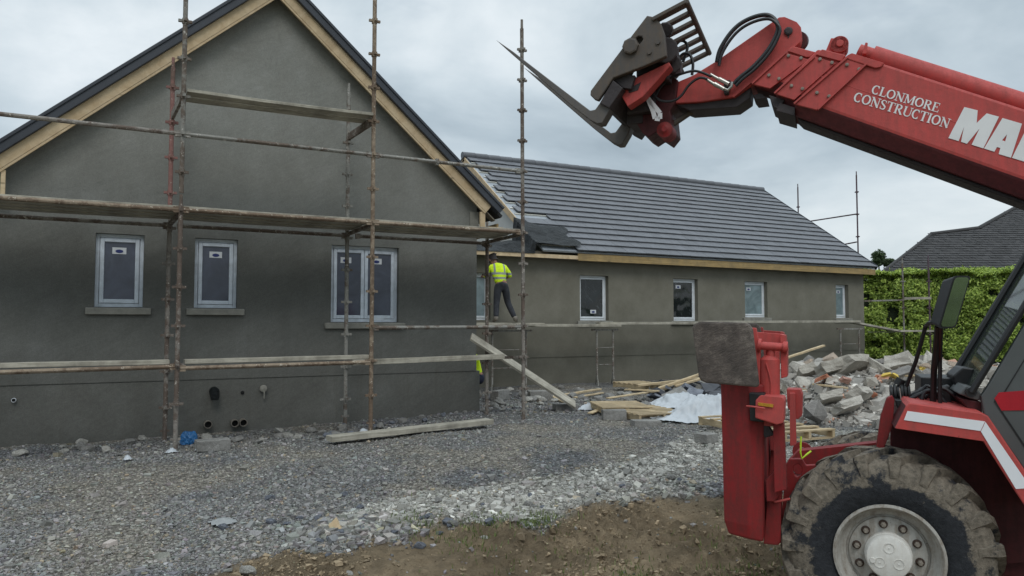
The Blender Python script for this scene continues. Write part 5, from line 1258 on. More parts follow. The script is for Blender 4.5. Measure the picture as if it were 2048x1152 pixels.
poly_part('hanger_bracket', M['red_low'], [(1752, 900), (1762, 832), (1774, 796), (1785, 791), (1789, 800), (1786, 850), (1768, 898)], -.30, .06)
part('bracket_pin', M['red'], lambda m: m.tube([lp(1548, 1004, -.06), lp(1580, 998, -.12)], .008, 8))
# wheel arch -----------------------------------------------------------
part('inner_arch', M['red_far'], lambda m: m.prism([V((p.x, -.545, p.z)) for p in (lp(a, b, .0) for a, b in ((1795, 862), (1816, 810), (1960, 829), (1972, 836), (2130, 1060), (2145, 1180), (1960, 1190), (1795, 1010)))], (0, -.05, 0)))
sk = [(1790, 857), (1812, 813), (1819, 806), (1963, 826), (1976, 833), (2060, 956), (2120, 1045), (2098, 1083), (2030, 982), (1967, 883)]
mg = poly_part('mudguard', M['red'], sk, .03, .03)
def topplate(m):
    q = [(1812, 812), (1819, 805), (1963, 825), (1976, 832), (2120, 1043)]
    for a, b in zip(q[:-1], q[1:]):
        p0, p1 = lp(*a, .0), lp(*b, .0); d, s_, u = frame_of(p1-p0, V((0, 1, 0))); n_ = V((d.z, 0, -d.x)); n_ = n_ if n_.z < 0 else -n_
        m.hexa([p0+n_*.03, p1+n_*.03, p1+n_*.03+V((0, -.58, 0)), p0+n_*.03+V((0, -.58, 0)), p0, p1, p1+V((0, -.58, 0)), p0+V((0, -.58, 0))])
part('mudguard_top', M['red'], topplate, mg)
part('front_lip', M['red_far'], lambda m: m.prism([lp(1790, 857, .0), lp(1812, 812, .0), lp(1816, 814, .0), lp(1795, 857, .0)], (0, -.58, 0)), mg)
poly_part('reflective_strip', M['decal'], [(1808, 840), (1815, 822), (1970, 843), (1961, 862)], .034, .0035, par=mg, bevel=0)
poly_part('reflective_strip', M['decal'], [(1971, 844), (2049, 957), (2062, 976), (2032, 978), (1962, 863)], .034, .0035, par=mg, bevel=0)
# stabiliser legs ------------------------------------------------------
def leg(dx, dy, par):
    o = V((dx, dy, 0))
    top = [lp(1441, 762, .0), lp(1497, 766, .07), lp(1530, 770, .02)]; mid = [lp(1448, 1040, .0), lp(1499, 1052, .07), lp(1527, 1056, .02)]; bot = [lp(1457, 1068, .0), lp(1501, 1079, .06), lp(1526, 1085, .02)]
    bk = lambda p: V((p.x, -.26, p.z)); rings = [r_+[bk(r_[2]), bk(r_[0])] for r_ in (top, mid, bot)]
    def mk(m):
        vs_ = [p+o for r_ in rings for p in r_]; fs_ = [(0, 1, 2, 3, 4), (14, 13, 12, 11, 10)]
        for i in range(2):
            for k in range(5): fs_.append((i*5+k, i*5+(k+1) % 5, i*5+5+(k+1) % 5, i*5+5+k))
        m.add(vs_, fs_)
    lg = part('stabiliser_leg', M['red_low'], mk, bevel=.012)
    def tr(mb, pxs, y, th): mb.prism([lp(a, b, y)+o for a, b in pxs], (0, -th, 0))
    part('foot_plate', M['foot'], lambda m: tr(m, [(1384, 655), (1388, 648), (1400, 643), (1490, 645), (1499, 649), (1505, 658), (1518, 768), (1516, 775), (1412, 766), (1402, 762), (1397, 754)], .20, .05), lg, bevel=.012)
    part('cheek_plate', M['red'], lambda m: (tr(m, [(1501, 655), (1512, 656), (1521, 700), (1520, 800), (1509, 790)], .0, .05), tr(m, [(1560, 668), (1570, 670), (1574, 700), (1574, 754), (1562, 757)], -.04, .18), tr(m, [(1512, 664), (1568, 668), (1568, 700), (1512, 690)], -.2, .02)), lg, bevel=.004)
    cy = part('stabiliser_cylinder', M['red'], lambda m: (m.tube([lp(1541, 712, -.03)+o, lp(1540, 719, -.03)+o, lp(1540, 850, -.03)+o], [.038, .060, .060], 20), m.tube([lp(1541, 692, -.03)+o, lp(1541, 714, -.03)+o], .026, 14)), lg, smooth=True)
    part('pivot_pin', M['red'], lambda m: (m.tube([lp(1517, 691, -.0)+o, lp(1575, 695, -.03)+o], .026, 14), m.tube([lp(1516, 690, .0)+o, lp(1522, 691, .0)+o], .042, 16), m.tube([lp(1566, 694, -.02)+o, lp(1575, 695, -.02)+o], .036, 16)), cy, smooth=True)
    part('oil_pipe', M['red'], lambda m: m.tube([lp(1532, 726, .035)+o, lp(1539, 750, .035)+o, lp(1542, 765, .035)+o, lp(1541, 800, .03)+o], .005, 6), cy)
    part('hinge_block', M['red_low'], lambda m: (tr(m, [(1534, 1000), (1552, 960), (1562, 962), (1562, 1085), (1556, 1091), (1527, 1088)], -.08, .16), tr(m, [(1531, 960), (1549, 940), (1568, 978), (1548, 1004), (1533, 1003)], .0, .05)), lg, bevel=.006)
    return lg
leg(0, 0, tel); leg(.12, -2.02, tel)
# headlights
h1 = poly_part('headlight', M['red'], [(1511, 801), (1520, 791), (1566, 795), (1569, 801), (1567, 846), (1553, 850), (1510, 836)], .17, .20, bevel=.008)
poly_part('lamp', M['black'], [(1498, 786), (1529, 787), (1527, 845), (1500, 842)], .13, .12, par=h1)
poly_part('marker_lens', M['amber'], [(1516, 805), (1547, 809), (1546, 815), (1516, 811)], .182, .03, par=h1, bevel=.002)
part('lens_rod', M['red'], lambda m: m.tube([lp(1493, 812, .18), lp(1504, 813, .19), lp(1530, 817, .19)], .006, 6), h1)
poly_part('lamp_post', M['red_low'], [(1546, 848), (1568, 846), (1573, 980), (1549, 986)], .05, .08, par=h1)
poly_part('bracket_foot', M['grime'], [(1513, 850), (1535, 850), (1550, 870), (1530, 876)], .02, .06, par=h1)
h2 = poly_part('headlight', M['red'], [(1573, 778), (1601, 779), (1605, 790), (1604, 832), (1594, 840), (1575, 815)], -1.95, .2, bevel=.008)
poly_part('lamp_post', M['red'], [(1579, 786), (1590, 786), (1593, 892), (1580, 892)], -1.90, .06, par=h2)
part('tow_eye', M['red_low'], lambda m: m.lathe([(.075, -.02), (.075, .02), (.035, .02), (.035, -.02)], lp(1605, 903, -1.4), (0, 1, 0), 18, closed=True))
M['lime'] = simple('lime_tie', (190, 220, 50), .6)
part('lime_tie', M['lime'], lambda m: m.tube([lp(1602, 873, -.33), lp(1601, 905, -.32), lp(1604, 917, -.32), lp(1612, 910, -.33), lp(1622, 902, -.35)], .006, 6))
# boom -----------------------------------------------------------------
y0 = -.85
T0 = lp(1769, 127, y0); AXB = (lp(2048, 217, y0)-T0).normalized(); DN = V((AXB.z, 0, -AXB.x)); DN = DN if DN.z < 0 else -DN
def sA(px, py, y): return (lp(px, py, y)-T0).dot(AXB)
def boom_sec(m, yn, wd, off, h, st, sb, s1, chd=.085, chy=.12):
    def ring(sa, sbm):
        t = T0+AXB*sa+DN*off; b = T0+AXB*sbm+DN*(off+h); t.y = yn; b.y = yn
        return [t, b, b+DN*chd+V((0, -chy, 0)), b+DN*chd+V((0, -(wd-chy), 0)), b+V((0, -wd, 0)), t+V((0, -wd, 0))]
    a = ring(st, sb); b = ring(s1, s1); fs_ = [tuple(range(5, -1, -1)), tuple(range(6, 12))]
    for k in range(6): fs_.append((k, (k+1) % 6, 6+(k+1) % 6, 6+k))
    m.add(a+b, fs_)
HB = .43; SBK = 4.2
bm1 = part('boom', M['red'], lambda m: boom_sec(m, y0, .50, 0, HB, sA(1697, 110, y0), sA(1588, 207, y0), SBK), bevel=.02)
part('boom_section', M['red'], lambda m: boom_sec(m, y0-.035, .43, .035, .35, sA(1628, 110, y0), sA(1548, 188, y0), 1.2, .10, .10), bm1, bevel=.012)
part('boom_section', M['red'], lambda m: boom_sec(m, y0-.07, .36, .065, .27, sA(1572, 104, y0), sA(1504, 168, y0), 1.0, .08, .08), bm1, bevel=.012)
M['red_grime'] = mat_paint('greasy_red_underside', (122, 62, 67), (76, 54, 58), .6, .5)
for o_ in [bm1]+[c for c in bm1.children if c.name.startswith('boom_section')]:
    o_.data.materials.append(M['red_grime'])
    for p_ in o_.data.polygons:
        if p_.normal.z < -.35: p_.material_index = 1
# collar plates and caps of the sections
def collar(pxs, cap, y):
    c_ = poly_part('collar', M['red'], pxs, y+.014, .03, par=bm1, bevel=.004)
    part('collar_cap', M['red'], lambda m: m.prism([lp(a, b, y+.02) for a, b in cap], (0, -.45, 0)), bm1, bevel=.006)
collar([(1695, 114), (1733, 127), (1634, 220), (1588, 208)], [(1697, 109), (1704, 106), (1769, 126), (1762, 134), (1750, 136), (1695, 118)], y0)
collar([(1629, 113), (1672, 126), (1588, 200), (1549, 187)], [(1631, 109), (1644, 98), (1692, 110), (1683, 122), (1676, 121)], y0-.035)
collar([(1573, 106), (1618, 119), (1540, 177), (1504, 168)], [(1575, 102), (1586, 92), (1632, 104), (1620, 114), (1612, 114)], y0-.07)
def edge_rib(a, b, y): part('collar_rib', M['red'], lambda m: m.bar(lp(*a, y), lp(*b, y), .012, .03, V((0, 1, 0))), bm1)
edge_rib((1695, 115), (1588, 208), y0+.016); edge_rib((1733, 128), (1636, 219), y0+.016); edge_rib((1629, 114), (1549, 187), y0-.02); edge_rib((1572, 106), (1504, 168), y0-.055)
bl = MB()
for px, py, y in ((1577, 112, -.07), (1602, 117, -.07), (1538, 151, -.07), (1558, 158, -.07), (1640, 119, -.035), (1664, 126, -.035), (1583, 172, -.035), (1605, 178, -.035), (1694, 130, 0), (1718, 139, 0), (1634, 186, 0), (1658, 193, 0)):
    bl.lathe([(.0125, 0), (.0125, .012), (.007, .014), (0, .014)], lp(px, py, y0+y+.014), (0, 1, 0), 8)
bl.build('collar_bolts', M['bolt'], bm1, local=True)
part('weld_seam', M['red'], lambda m: m.tube([T0+DN*(HB*.52)+AXB*-.35+V((0, -.002, 0)), T0+DN*(HB*.52)+AXB*SBK+V((0, -.002, 0))], .004, 6), bm1)
part('wear_pad', M['grime'], lambda m: (pp(m, [(1505, 190), (1520, 186), (1535, 196), (1512, 199)], y0-.12, .25), pp(m, [(1538, 190), (1570, 200), (1556, 218), (1545, 212)], y0-.08, .32), pp(m, [(1560, 205), (1590, 215), (1590, 232), (1552, 221)], y0-.06, .4)), bm1, bevel=.004)
part('hose_tray', M['grime'], lambda m: m.hexa([T0+AXB*-.40+DN*(HB+.086)+V((0, -.16, 0)), T0+AXB*SBK+DN*(HB+.086)+V((0, -.16, 0)), T0+AXB*SBK+DN*(HB+.086)+V((0, -.36, 0)), T0+AXB*-.40+DN*(HB+.086)+V((0, -.36, 0)), T0+AXB*-.34+DN*(HB+.112)+V((0, -.16, 0)), T0+AXB*SBK+DN*(HB+.112)+V((0, -.16, 0)), T0+AXB*SBK+DN*(HB+.112)+V((0, -.36, 0)), T0+AXB*-.34+DN*(HB+.112)+V((0, -.36, 0))]), bm1, bevel=.01)
tc0 = lp(1716, 104, y0-.2)-DN*.0; tb = MB(); tb.tube([tc0, tc0+AXB*.10, tc0+AXB*.101, tc0+AXB*4.1], [.058, .058, .078, .078], 22)
tcy = tb.build('boom_cylinder', M['red'], bm1, local=True, smooth=True)
poly_part('cylinder_bracket', M['red'], [(1724, 108), (1731, 84), (1736, 85), (1733, 108)], y0-.06, .28, par=tcy)
part('cylinder_lug', M['red'], lambda m: (pp(m, [(1650, 105), (1662, 76), (1668, 76), (1690, 104), (1685, 114)], y0-.10, .16), m.lathe([(.062, 0), (.062, -.16), (0, -.16)], lp(1679, 88, y0-.08), (0, 1, 0), 24), m.lathe([(.062, 0), (0, 0)], lp(1679, 88, y0-.08), (0, 1, 0), 24), m.lathe([(.026, 0), (.026, .012), (0, .012)], lp(1680, 87, y0-.08), (0, 1, 0), 16)), tcy, bevel=.004)
# boom head, pin, sheave
hd_ = poly_part('boom_head', M['red'], [(1338, 171), (1385, 151), (1432, 122), (1558, 34), (1568, 33), (1594, 44), (1602, 54), (1604, 70), (1601, 84), (1502, 172), (1470, 194), (1400, 204), (1345, 207)], y0-.10, .30, par=bm1, bevel=.008)
poly_part('head_under', M['grime'], [(1346, 208), (1400, 205), (1470, 195), (1502, 174), (1500, 196), (1474, 214), (1380, 221)], y0-.13, .24, par=hd_)
part('head_rib', M['red'], lambda m: m.bar(lp(1466, 194, y0-.09), lp(1598, 84, y0-.09), .02, .03, V((0, 1, 0))), hd_)
part('head_pin', M['grime'], lambda m: (m.lathe([(.030, 0), (.030, .015), (.018, .02), (0, .02)], lp(1577, 63, y0-.10), (0, 1, 0), 14), pp(m, [(1568, 60), (1574, 54), (1584, 56), (1577, 76)], y0-.094, .01)), hd_)
part('sheave', M['red_far'], lambda m: m.lathe([(.075, -.03), (.085, 0), (.075, .03)], lp(1594, 84, y0-.25), (0, 1, 0), 24), hd_, smooth=True)
# hydraulic hoses
def hose(pxs, y, r, mat='hose', nm='hose', par=None):
    P = [lp(a, b, y if not isinstance(y, list) else y[i]) for i, (a, b) in enumerate(pxs)]; out = []
    for i in range(len(P)-1):
        p0, p1, p2, p3 = P[max(i-1, 0)], P[i], P[i+1], P[min(i+2, len(P)-1)]
        for k in range(6):
            t = k/6; out.append(.5*((2*p1)+(p2-p0)*t+(2*p0-5*p1+4*p2-p3)*t*t+(3*p1-p0-3*p2+p3)*t**3))
    out.append(P[-1]); mb = MB(); mb.tube(out, r, 9); return mb.build(nm, M[mat], par or hd_, local=True, smooth=True)
loop = [(1434, 124), (1440, 100), (1458, 70), (1480, 48), (1508, 34), (1534, 30), (1550, 40), (1556, 58), (1546, 84), (1530, 108), (1505, 135), (1480, 155), (1468, 168)]
hose(loop, y0-.05, .017); hose([(a+4, b+8 if i < 7 else b+4) for i, (a, b) in enumerate(loop)], y0-.02, .012)
hose([(1422, 153), (1404, 145), (1386, 142), (1362, 148), (1338, 158), (1320, 176), (1312, 192)], y0+.02, .010); hose([(1415, 158), (1398, 156), (1378, 170), (1362, 192), (1345, 202), (1325, 202), (1312, 195), (1300, 178), (1306, 160), (1328, 143)], y0+.05, .010)
hose([(1384, 150), (1386, 128), (1380, 110), (1368, 107), (1358, 116), (1350, 128)], y0-.25, .012); hose([(1366, 124), (1375, 96), (1370, 84), (1360, 82), (1350, 92)], y0-.3, .012)
part('hose_coupling', M['chrome'], lambda m: (m.tube([lp(1421, 149, y0+.0), lp(1437, 158, y0+.0), lp(1438, 158, y0+.0), lp(1458, 168, y0+.0)], [.012, .012, .018, .016], 12), m.tube([lp(1412, 158, y0+.02), lp(1428, 168, y0+.02), lp(1429, 168, y0+.02), lp(1448, 178, y0+.02)], [.012, .012, .018, .015], 12), m.tube([lp(1448, 178, y0), lp(1456, 180, y0), lp(1463, 173, y0), lp(1464, 164, y0)], .011, 8)), hd_, smooth=True)
part('coupling_block', M['grime'], lambda m: (m.box(lp(1455, 170, y0-.06), (.05, .06, .06)), m.box(lp(1453, 184, y0-.06), (.035, .06, .04))), hd_, bevel=.005)
# fork carriage --------------------------------------------------------
yC = -.55; CW = 1.1
car = poly_part('fork_carriage', M['steel'], [(1294, 31), (1309, 34), (1322, 48), (1329, 68), (1333, 112), (1286, 133), (1252, 146), (1226, 156), (1212, 178), (1196, 201), (1188, 198), (1180, 190), (1181, 181), (1252, 86)], yC, .05, [[(1271, 76), (1277, 72), (1284, 73), (1286, 79), (1281, 86), (1278, 88)]], bevel=.008)
poly_part('carriage_plate', M['steel'], [(1294, 31), (1309, 34), (1322, 48), (1329, 68), (1333, 112), (1286, 133), (1226, 156), (1196, 201), (1181, 190), (1252, 86)], yC-CW, .05, par=car)
part('carriage_bar', M['steel'], lambda m: (pp(m, [(1288, 42), (1308, 36), (1320, 58), (1300, 70)], yC-.052, CW-.06), pp(m, [(1262, 100), (1276, 95), (1284, 116), (1268, 124)], yC-.052, CW-.06)), car, bevel=.006)
part('carriage_bar', M['grime'], lambda m: (pp(m, [(1199, 206), (1226, 160), (1246, 176), (1218, 216)], yC-.01, CW), pp(m, [(1226, 160), (1244, 150), (1270, 150), (1262, 178), (1246, 176)], yC-.052, CW-.12)), car, bevel=.006)
part('carriage_pivot', M['steel'], lambda m: m.lathe([(.062, 0), (.062, .03), (.05, .035), (0, .035)], lp(1262, 94, yC), (0, 1, 0), 8), car)
for q_ in ((1316, 85), (1299, 105)): part('carriage_bolt', M['steel'], lambda m: m.lathe([(.018, 0), (.018, .014), (0, .014)], lp(*q_, yC), (0, 1, 0), 6), car)
part('tilt_gear', M['grime'], lambda m: (m.tube([lp(1330, 100, yC-.1), lp(1340, 140, yC-.9)], .10, 12), m.tube([lp(1330, 60, yC-.15), lp(1334, 62, yC-.7)], .06, 10), m.tube([lp(1345, 128, yC-.2), lp(1348, 140, yC-.6)], .07, 10), m.box(lp(1312, 150, yC-.35), (.25, .3, .18)), m.box(lp(1290, 205, yC-.45), (.22, .35, .25)), m.box(lp(1278, 240, yC-.5), (.13, .3, .14))), car, bevel=.01)
poly_part('tilt_bracket', M['red'], [(1236, 180), (1262, 160), (1338, 124), (1341, 131), (1286, 193), (1255, 213)], yC-.10, .12, par=car)
part('bracket_slot', M['grime'], lambda m: pp(m, [(1256, 178), (1282, 164), (1276, 180), (1258, 186)], yC-.096, .01), car)
poly_part('head_plate', M['red_far'], [(1254, 214), (1286, 193), (1340, 150), (1356, 160), (1350, 205), (1340, 222), (1344, 258), (1330, 276), (1312, 264), (1297, 274), (1285, 266)], y0-.06, .38, par=car)
part('head_lug', M['red_low'], lambda m: (m.lathe([(.062, 0), (.062, -.18), (0, -.18)], lp(1329, 259, y0-.02), (0, 1, 0), 24), m.lathe([(.062, 0), (.035, .006), (.02, .02), (0, .02)], lp(1329, 259, y0-.02), (0, 1, 0), 24)), car, smooth=True)
part('cylinder_rod', M['steel'], lambda m: m.tube([lp(1344, 250, y0-.2), lp(1420, 198, y0-.25)], .024, 12), car, smooth=True)
part('strap', M['strap'], lambda m: [m.bar(lp(*a, y0+.06), lp(*b, y0+.06), .004, .035, V((DN.x, 0, DN.z))) for a, b in (((1289, 187), (1300, 202)), ((1300, 202), (1312, 216)), ((1312, 216), (1320, 226)), ((1320, 226), (1320, 238)), ((1320, 238), (1310, 237)), ((1310, 237), (1306, 222)), ((1306, 222), (1297, 200)))], car)
fk = [(991, 79), (1026, 103), (1100, 160), (1180, 221), (1190, 219), (1205, 198), (1216, 203), (1226, 200), (1218, 222), (1204, 246), (1194, 247), (1180, 240), (1140, 209), (1090, 166), (1022, 107)]
def fork(y): poly_part('fork', M['fork'], fk, y, .12, par=car, bevel=.006)
fork(yC-.04); fk2 = [lp(a, b, yC-.04) for a, b in fk]
part('fork', M['fork'], lambda m: m.prism([V((p.x, yC-.64, p.z-.035)) for p in fk2], (0, -.12, 0)), car, bevel=.006)
part('fork_shank', M['steel'], lambda m: [m.prism([V((q.x, yy, q.z)) for q in (lp(a, b, yC-.04) for a, b in ((1205, 212), (1222, 206), (1300, 62), (1288, 48)))], (0, -.10, 0)) for yy in (yC-.06, yC-.66)], car)
# load guard: upright bars fanned across the width of the carriage
gd = MB(); r0, r1 = lp(1374, 6, yC-.02), lp(1306, 42, yC-.02); bent = lp(1350, 12, yC-.02)
NB = 7
for k in range(NB):
    dy = V((0, -k*CW/(NB-1), 0)); w_ = .05 if k else .075
    gd.bar(r1+dy, r0+dy, w_+.01, .03)
gd.tube([r0+V((0, .03, 0)), r0+V((0, -CW-.03, 0))], .022, 8); gd.bar(r1, r1+V((0, -CW, 0)), .06, .06)
gd.build('load_guard', M['steel'], car, local=True, bevel=.006)
# lettering on the boom side
def arc(cx, cy, rx, ry, a0, a1, n=12): return [(cx+rx*math.cos(R(a0+(a1-a0)*i/n)), cy+ry*math.sin(R(a0+(a1-a0)*i/n))) for i in range(n+1)]
TK, TN = .19, .085
def sw_(pts, base=TK, thin=TN):       # stroke width follows direction: uprights thick, flats thin
    ws = []
    for i in range(len(pts)):
        a = pts[max(i-1, 0)]; b = pts[min(i+1, len(pts)-1)]; dx, dy = b[0]-a[0], b[1]-a[1]; l = math.hypot(dx, dy) or 1; ws.append(thin+(base-thin)*abs(dy)/l)
    return ws
def ser(x, y): return ([(x-.17, y+(.035 if y < .5 else -.035)), (x+.17, y+(.035 if y < .5 else -.035))], [.07, .07])
def stem(x, w_=TK, a=0, b=1): return ([(x, a), (x, b)], [w_, w_])
GL = {
 'C': (.86, [(arc(.46, .5, .36, .45, 48, 312, 18), None), ([(.70, .98), (.70, .68)], [.05, .06]), ([(.70, .30), (.70, .12)], [.04, .06])]),
 'L': (.80, [stem(.22), ser(.22, 1), ([(.05, .04), (.74, .04)], [.08, .08]), ([(.72, .02), (.75, .30)], [.09, .04])]),
 'O': (.98, [(arc(.49, .5, .38, .45, 0, 360, 26), None)]),
 'N': (1.02, [stem(.18, .08), stem(.84, .08), ([(.14, .98), (.86, .02)], [.2, .2]), ser(.18, 0), ser(.84, 1), ([(.0, .965), (.22, .965)], [.07, .07])]),
 'M': (1.2, [stem(.18, .085), stem(1.0, TK), ([(.20, .98), (.58, .10)], [.19, .17]), ([(.56, .08), (.98, .98)], [.08, .08]), ser(.18, 0), ser(1.0, 0), ([(.02, .965), (.24, .965)], [.07, .07]), ([(.94, .965), (1.17, .965)], [.07, .07])]),
 'R': (.96, [stem(.22), ser(.22, 0), ([(.05, .965), (.5, .965)], [.07, .07]), (arc(.46, .74, .24, .22, 90, -90, 12), None), ([(.22, .51), (.48, .51)], [.07, .07]), ([(.44, .52), (.84, .02)], [.17, .19]), ([(.76, .035), (.95, .035)], [.07, .07])]),
 'E': (.84, [stem(.22), ([(.05, .965), (.72, .965)], [.07, .07]), ([(.05, .035), (.76, .035)], [.07, .07]), ([(.24, .52), (.56, .52)], [.07, .07]), ([(.72, 1), (.70, .74)], [.09, .04]), ([(.76, 0), (.79, .28)], [.1, .04]), ([(.56, .64), (.56, .40)], [.06, .06])]),
 'S': (.74, [(arc(.37, .74, .24, .22, 40, 180, 9)+[(.18, .66), (.30, .55), (.45, .46), (.58, .36)]+arc(.36, .26, .25, .22, 20, -140, 10), [.08]*5+[.12]*3+[.17]*7+[.14]*5+[.09]*6), ([(.58, .98), (.57, .70)], [.05, .05]), ([(.14, .32), (.13, .02)], [.05, .05])]),
 'T': (.86, [stem(.43), ser(.43, 0), ([(.04, .965), (.82, .965)], [.07, .07]), ([(.06, 1), (.04, .72)], [.1, .04]), ([(.80, 1), (.82, .72)], [.1, .04])]),
 'U': (.98, [stem(.2, TK, .3, 1), ser(.2, 1), ser(.82, 1), ([(.82, 1), (.82, .3)], [.08, .08]), (arc(.5, .31, .31, .27, 180, 360, 14), [.19, .18, .16, .14, .13, .12, .11, .11, .10, .10, .09, .09, .085, .08, .08])]),
 'I': (.46, [stem(.23), ser(.23, 0), ser(.23, 1)])}
def write(m, txt, org, end, up, y):
    tot = sum(GL[c][0] for c in txt); x = 0; o = V((*org, 0)); e = V((*end, 0)); u = V((*up, 0)); k_ = 0
    for c in txt:
        for pts, ws in GL[c][1]:
            ws = ws or sw_(pts); n = len(pts); vs_ = []; k_ += 1
            for i, (a, b) in enumerate(pts):
                p = pts[max(i-1, 0)]; q = pts[min(i+1, n-1)]; dx, dy = q[0]-p[0], q[1]-p[1]; l = math.hypot(dx, dy) or 1; w_ = ws[min(i, len(ws)-1)]/2
                for s_ in (-1, 1):
                    gx_, gy_ = a-dy/l*w_*s_, b+dx/l*w_*s_; s2 = o.lerp(e, (x+gx_)/tot)+u*gy_; vs_.append(lp(s2.x, s2.y, y+.00025*(k_ % 9)))
            m.add(vs_, [(2*i, 2*i+1, 2*i+3, 2*i+2) for i in range(n-1)])
        x += GL[c][0]
part('lettering', M['letter'], lambda m: (write(m, 'CLONMORE', (1741, 186.5), (1876, 225), (6.5, -17.5), y0+.003), write(m, 'CONSTRUCTION', (1705, 202), (1896, 257), (7, -18.5), y0+.003)), bm1, recalc=False)
z4 = lambda q: [(1536+a/3, b/3) for a, b in q]
def big(m):
    for q, hs_ in (([(1082, 828), (1178, 642), (1258, 662), (1252, 738), (1312, 680), (1386, 700), (1292, 890), (1222, 868), (1270, 770), (1194, 862), (1158, 851), (1176, 762), (1144, 846)], []),
                   ([(1296, 891), (1407, 708), (1524, 742), (1458, 946), (1384, 924), (1394, 888), (1374, 882), (1358, 910)], [[(1404, 842), (1434, 806), (1424, 848)]]),
                   ([(1464, 947), (1560, 752), (1634, 774), (1645, 862), (1690, 790), (1766, 812), (1672, 1008), (1598, 987), (1588, 896), (1540, 970)], [])):
        m.prism([lp(a, b, y0+.0045) for a, b in z4(q)], (0, -.003, 0), [[lp(a, b, y0+.0045) for a, b in z4(h)] for h in hs_])
part('lettering', M['letter'], big, bm1)
# cab ------------------------------------------------------------------
yc = -.14
cab = poly_part('cab', M['cab'], [(1962, 792), (1972, 778), (2051, 646), (2160, 470), (2700, 540), (2700, 1000), (2085, 985), (2062, 958), (1968, 828)], yc, .05, [[(2130, 640), (2200, 540), (2600, 590), (2600, 760), (2300, 760)]], bevel=.008)
poly_part('door_glass', M['cab_glass'], [(2120, 640), (2198, 530), (2610, 580), (2610, 770), (2290, 770)], yc-.02, .01, par=cab)
poly_part('cab_side', M['cab'], [(1972, 778), (2051, 646), (2160, 470), (2700, 540), (2700, 1000), (2085, 985), (1968, 828)], yc-.86, .04, [[(2010, 760), (2080, 640), (2180, 500), (2600, 560), (2600, 760)]], par=cab)
poly_part('panel_seam', M['black'], [(2003, 792), (2060, 700), (2062, 700), (2005, 794)], yc+.004, .01, par=cab, bevel=0); poly_part('panel_seam', M['black'], [(1990, 800), (2070, 920), (2068, 923), (1988, 803)], yc+.004, .01, par=cab, bevel=0)
poly_part('red_marking', M['cabred'], [(1989, 797), (1998, 785), (2120, 776), (2120, 820), (2003, 821)], yc+.005, .006, par=cab, bevel=0)
def wscr(m):
    a, b = lp(1962, 785, yc), lp(2160, 463, yc); o = V((.02, 0, .01)); q = V((0, -.84, 0)); m.hexa([a+o, b+o, b+q+o, a+q+o, a+o*1.5, b+o*1.5, b+q+o*1.5, a+q+o*1.5])
part('windscreen', M['cab_glass'], wscr, cab)
def wfr(m):
    a, b = lp(1955, 792, yc), lp(2160, 458, yc); q = V((0, -.86, 0)); o = V((.03, 0, .02))
    m.tube([a+o, b+o], .018, 8); m.tube([a+q+o, b+q+o], .026, 8); m.tube([a+o, a+q+o], .03, 8)
    s_ = lp(1985, 756, yc-.12); e_ = lp(2070, 612, yc-.12); m.tube([s_+o*1.5, e_+o*1.5], .012, 6); s_ = lp(1996, 752, yc-.2); e_ = lp(2048, 660, yc-.2); m.tube([s_+o*2, e_+o*2], .008, 6)
part('windscreen_frame', M['black'], wfr, cab, smooth=True)
poly_part('cab_step', M['cab'], [(1918, 788), (1932, 772), (1950, 776), (1966, 790), (1962, 802), (1940, 797)], yc-.04, .4, par=cab); poly_part('cab_sill', M['red_far'], [(1920, 797), (1962, 803), (1966, 832), (1940, 824)], yc-.05, .5, par=cab)
part('cab_roof', M['cab'], lambda m: m.hexa([lp(2150, 470, yc), lp(2700, 540, yc), lp(2700, 540, yc)+V((0, -.88, 0)), lp(2150, 470, yc)+V((0, -.88, 0)), lp(2155, 452, yc), lp(2700, 520, yc), lp(2700, 520, yc)+V((0, -.88, 0)), lp(2155, 452, yc)+V((0, -.88, 0))]), cab)
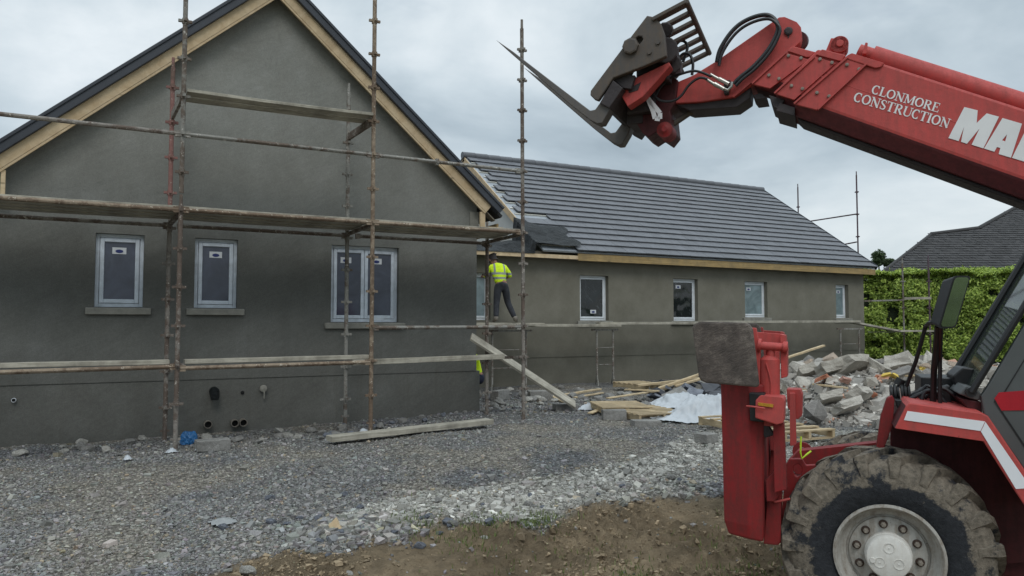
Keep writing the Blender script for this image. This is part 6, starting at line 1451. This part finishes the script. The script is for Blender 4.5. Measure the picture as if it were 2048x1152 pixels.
# black hoses and fittings in front of the cab
part('valve_block', M['black'], lambda m: (pp(m, [(1842, 754), (1926, 757), (1936, 804), (1842, 808)], -.62, .4), pp(m, [(1790, 800), (1930, 816), (1936, 834), (1795, 818)], -.30, .5), pp(m, [(1880, 775), (1900, 770), (1905, 812), (1882, 812)], -.45, .1), pp(m, [(1905, 752), (1925, 735), (1950, 738), (1938, 775), (1912, 776)], -.5, .3)), bevel=.01)
part('hose_reel', M['black'], lambda m: [m.tube([lp(1780+i*7, 787, -.50), lp(1785+i*7, 787, -.50)], .065 if i % 2 else .055, 16) for i in range(6)]+[m.tube([lp(1796, 770, -.5), lp(1803, 758, -.5)], .03, 10)], smooth=True)
part('steel_strip', M['chrome'], lambda m: m.bar(lp(1799, 776, -.42), lp(1803, 806, -.42), .015, .006))
for i in range(9):
    a = random.uniform(1800, 1850); b = random.uniform(1870, 1935); hose([(a, random.uniform(795, 812)), ((a+b)/2-10, random.uniform(758, 792)), ((a+b)/2+15, random.uniform(768, 800)), (b, random.uniform(780, 815))], -.35-.03*i, random.uniform(.009, .016), par=tel)
# mirror on its bent arms
part('mirror_arm', M['black'], lambda m: (m.tube([lp(1813, 772, -.42), lp(1832, 722, -.36), lp(1847, 668, -.3), lp(1851, 653, -.28), lp(1858, 646, -.15), lp(1882, 645, -.02)], .012, 8), m.tube([lp(1866, 810, -.34), lp(1868, 740, -.30), lp(1876, 652, -.06)], .018, 8), m.tube([lp(1880, 815, -.28), lp(1880, 720, -.26), lp(1882, 650, -.03)], .012, 8)), smooth=True)
hz_ = HD*math.cos(R(90.5))+RT*math.sin(R(90.5)); up_ = (V((0, 0, 1))+RT*.30).normalized(); nm_ = hz_.cross(up_).normalized()
nm_ = nm_ if nm_.dot(FW) < 0 else -nm_
hz_ = hz_-nm_*hz_.dot(nm_)
up_ = (up_+nm_*.045).normalized(); nm_ = up_.cross(hz_).normalized(); nm_ = nm_ if nm_.dot(FW) < 0 else -nm_
mq = lp(1909, 604, .02); mc = TO+FV*mq.x+LV*.02+V((0, 0, mq.z))
def mpoly(sx_, sy_, n=6):
    out = []
    for cx, cy, a0 in ((1, 1, 0), (-1, 1, 90), (-1, -1, 180), (1, -1, 270)):
        for k in range(n+1): a_ = R(a0+90*k/n); out.append((cx*(sx_-.02)+.02*math.cos(a_), cy*(sy_-.02)+.02*math.sin(a_)))
    return out
mb = MB(); f_ = [mc+hz_*a+up_*b for a, b in mpoly(.050, .158)]; bk_ = [mc-nm_*.12+hz_*a*.75+up_*b*.86 for a, b in mpoly(.050, .158)]; n = len(f_)
mb.add(f_+bk_, [tuple(range(n)), tuple(range(2*n-1, n-1, -1))]+[(i, n+i, n+(i+1) % n, (i+1) % n) for i in range(n)]); mir = mb.build('mirror', M['black'], tel)
mb = MB(); mb.prism([mc+nm_*.002+hz_*a+up_*b for a, b in mpoly(.041, .148)], nm_*.003); mb.build('mirror_glass', M['mirror'], mir)
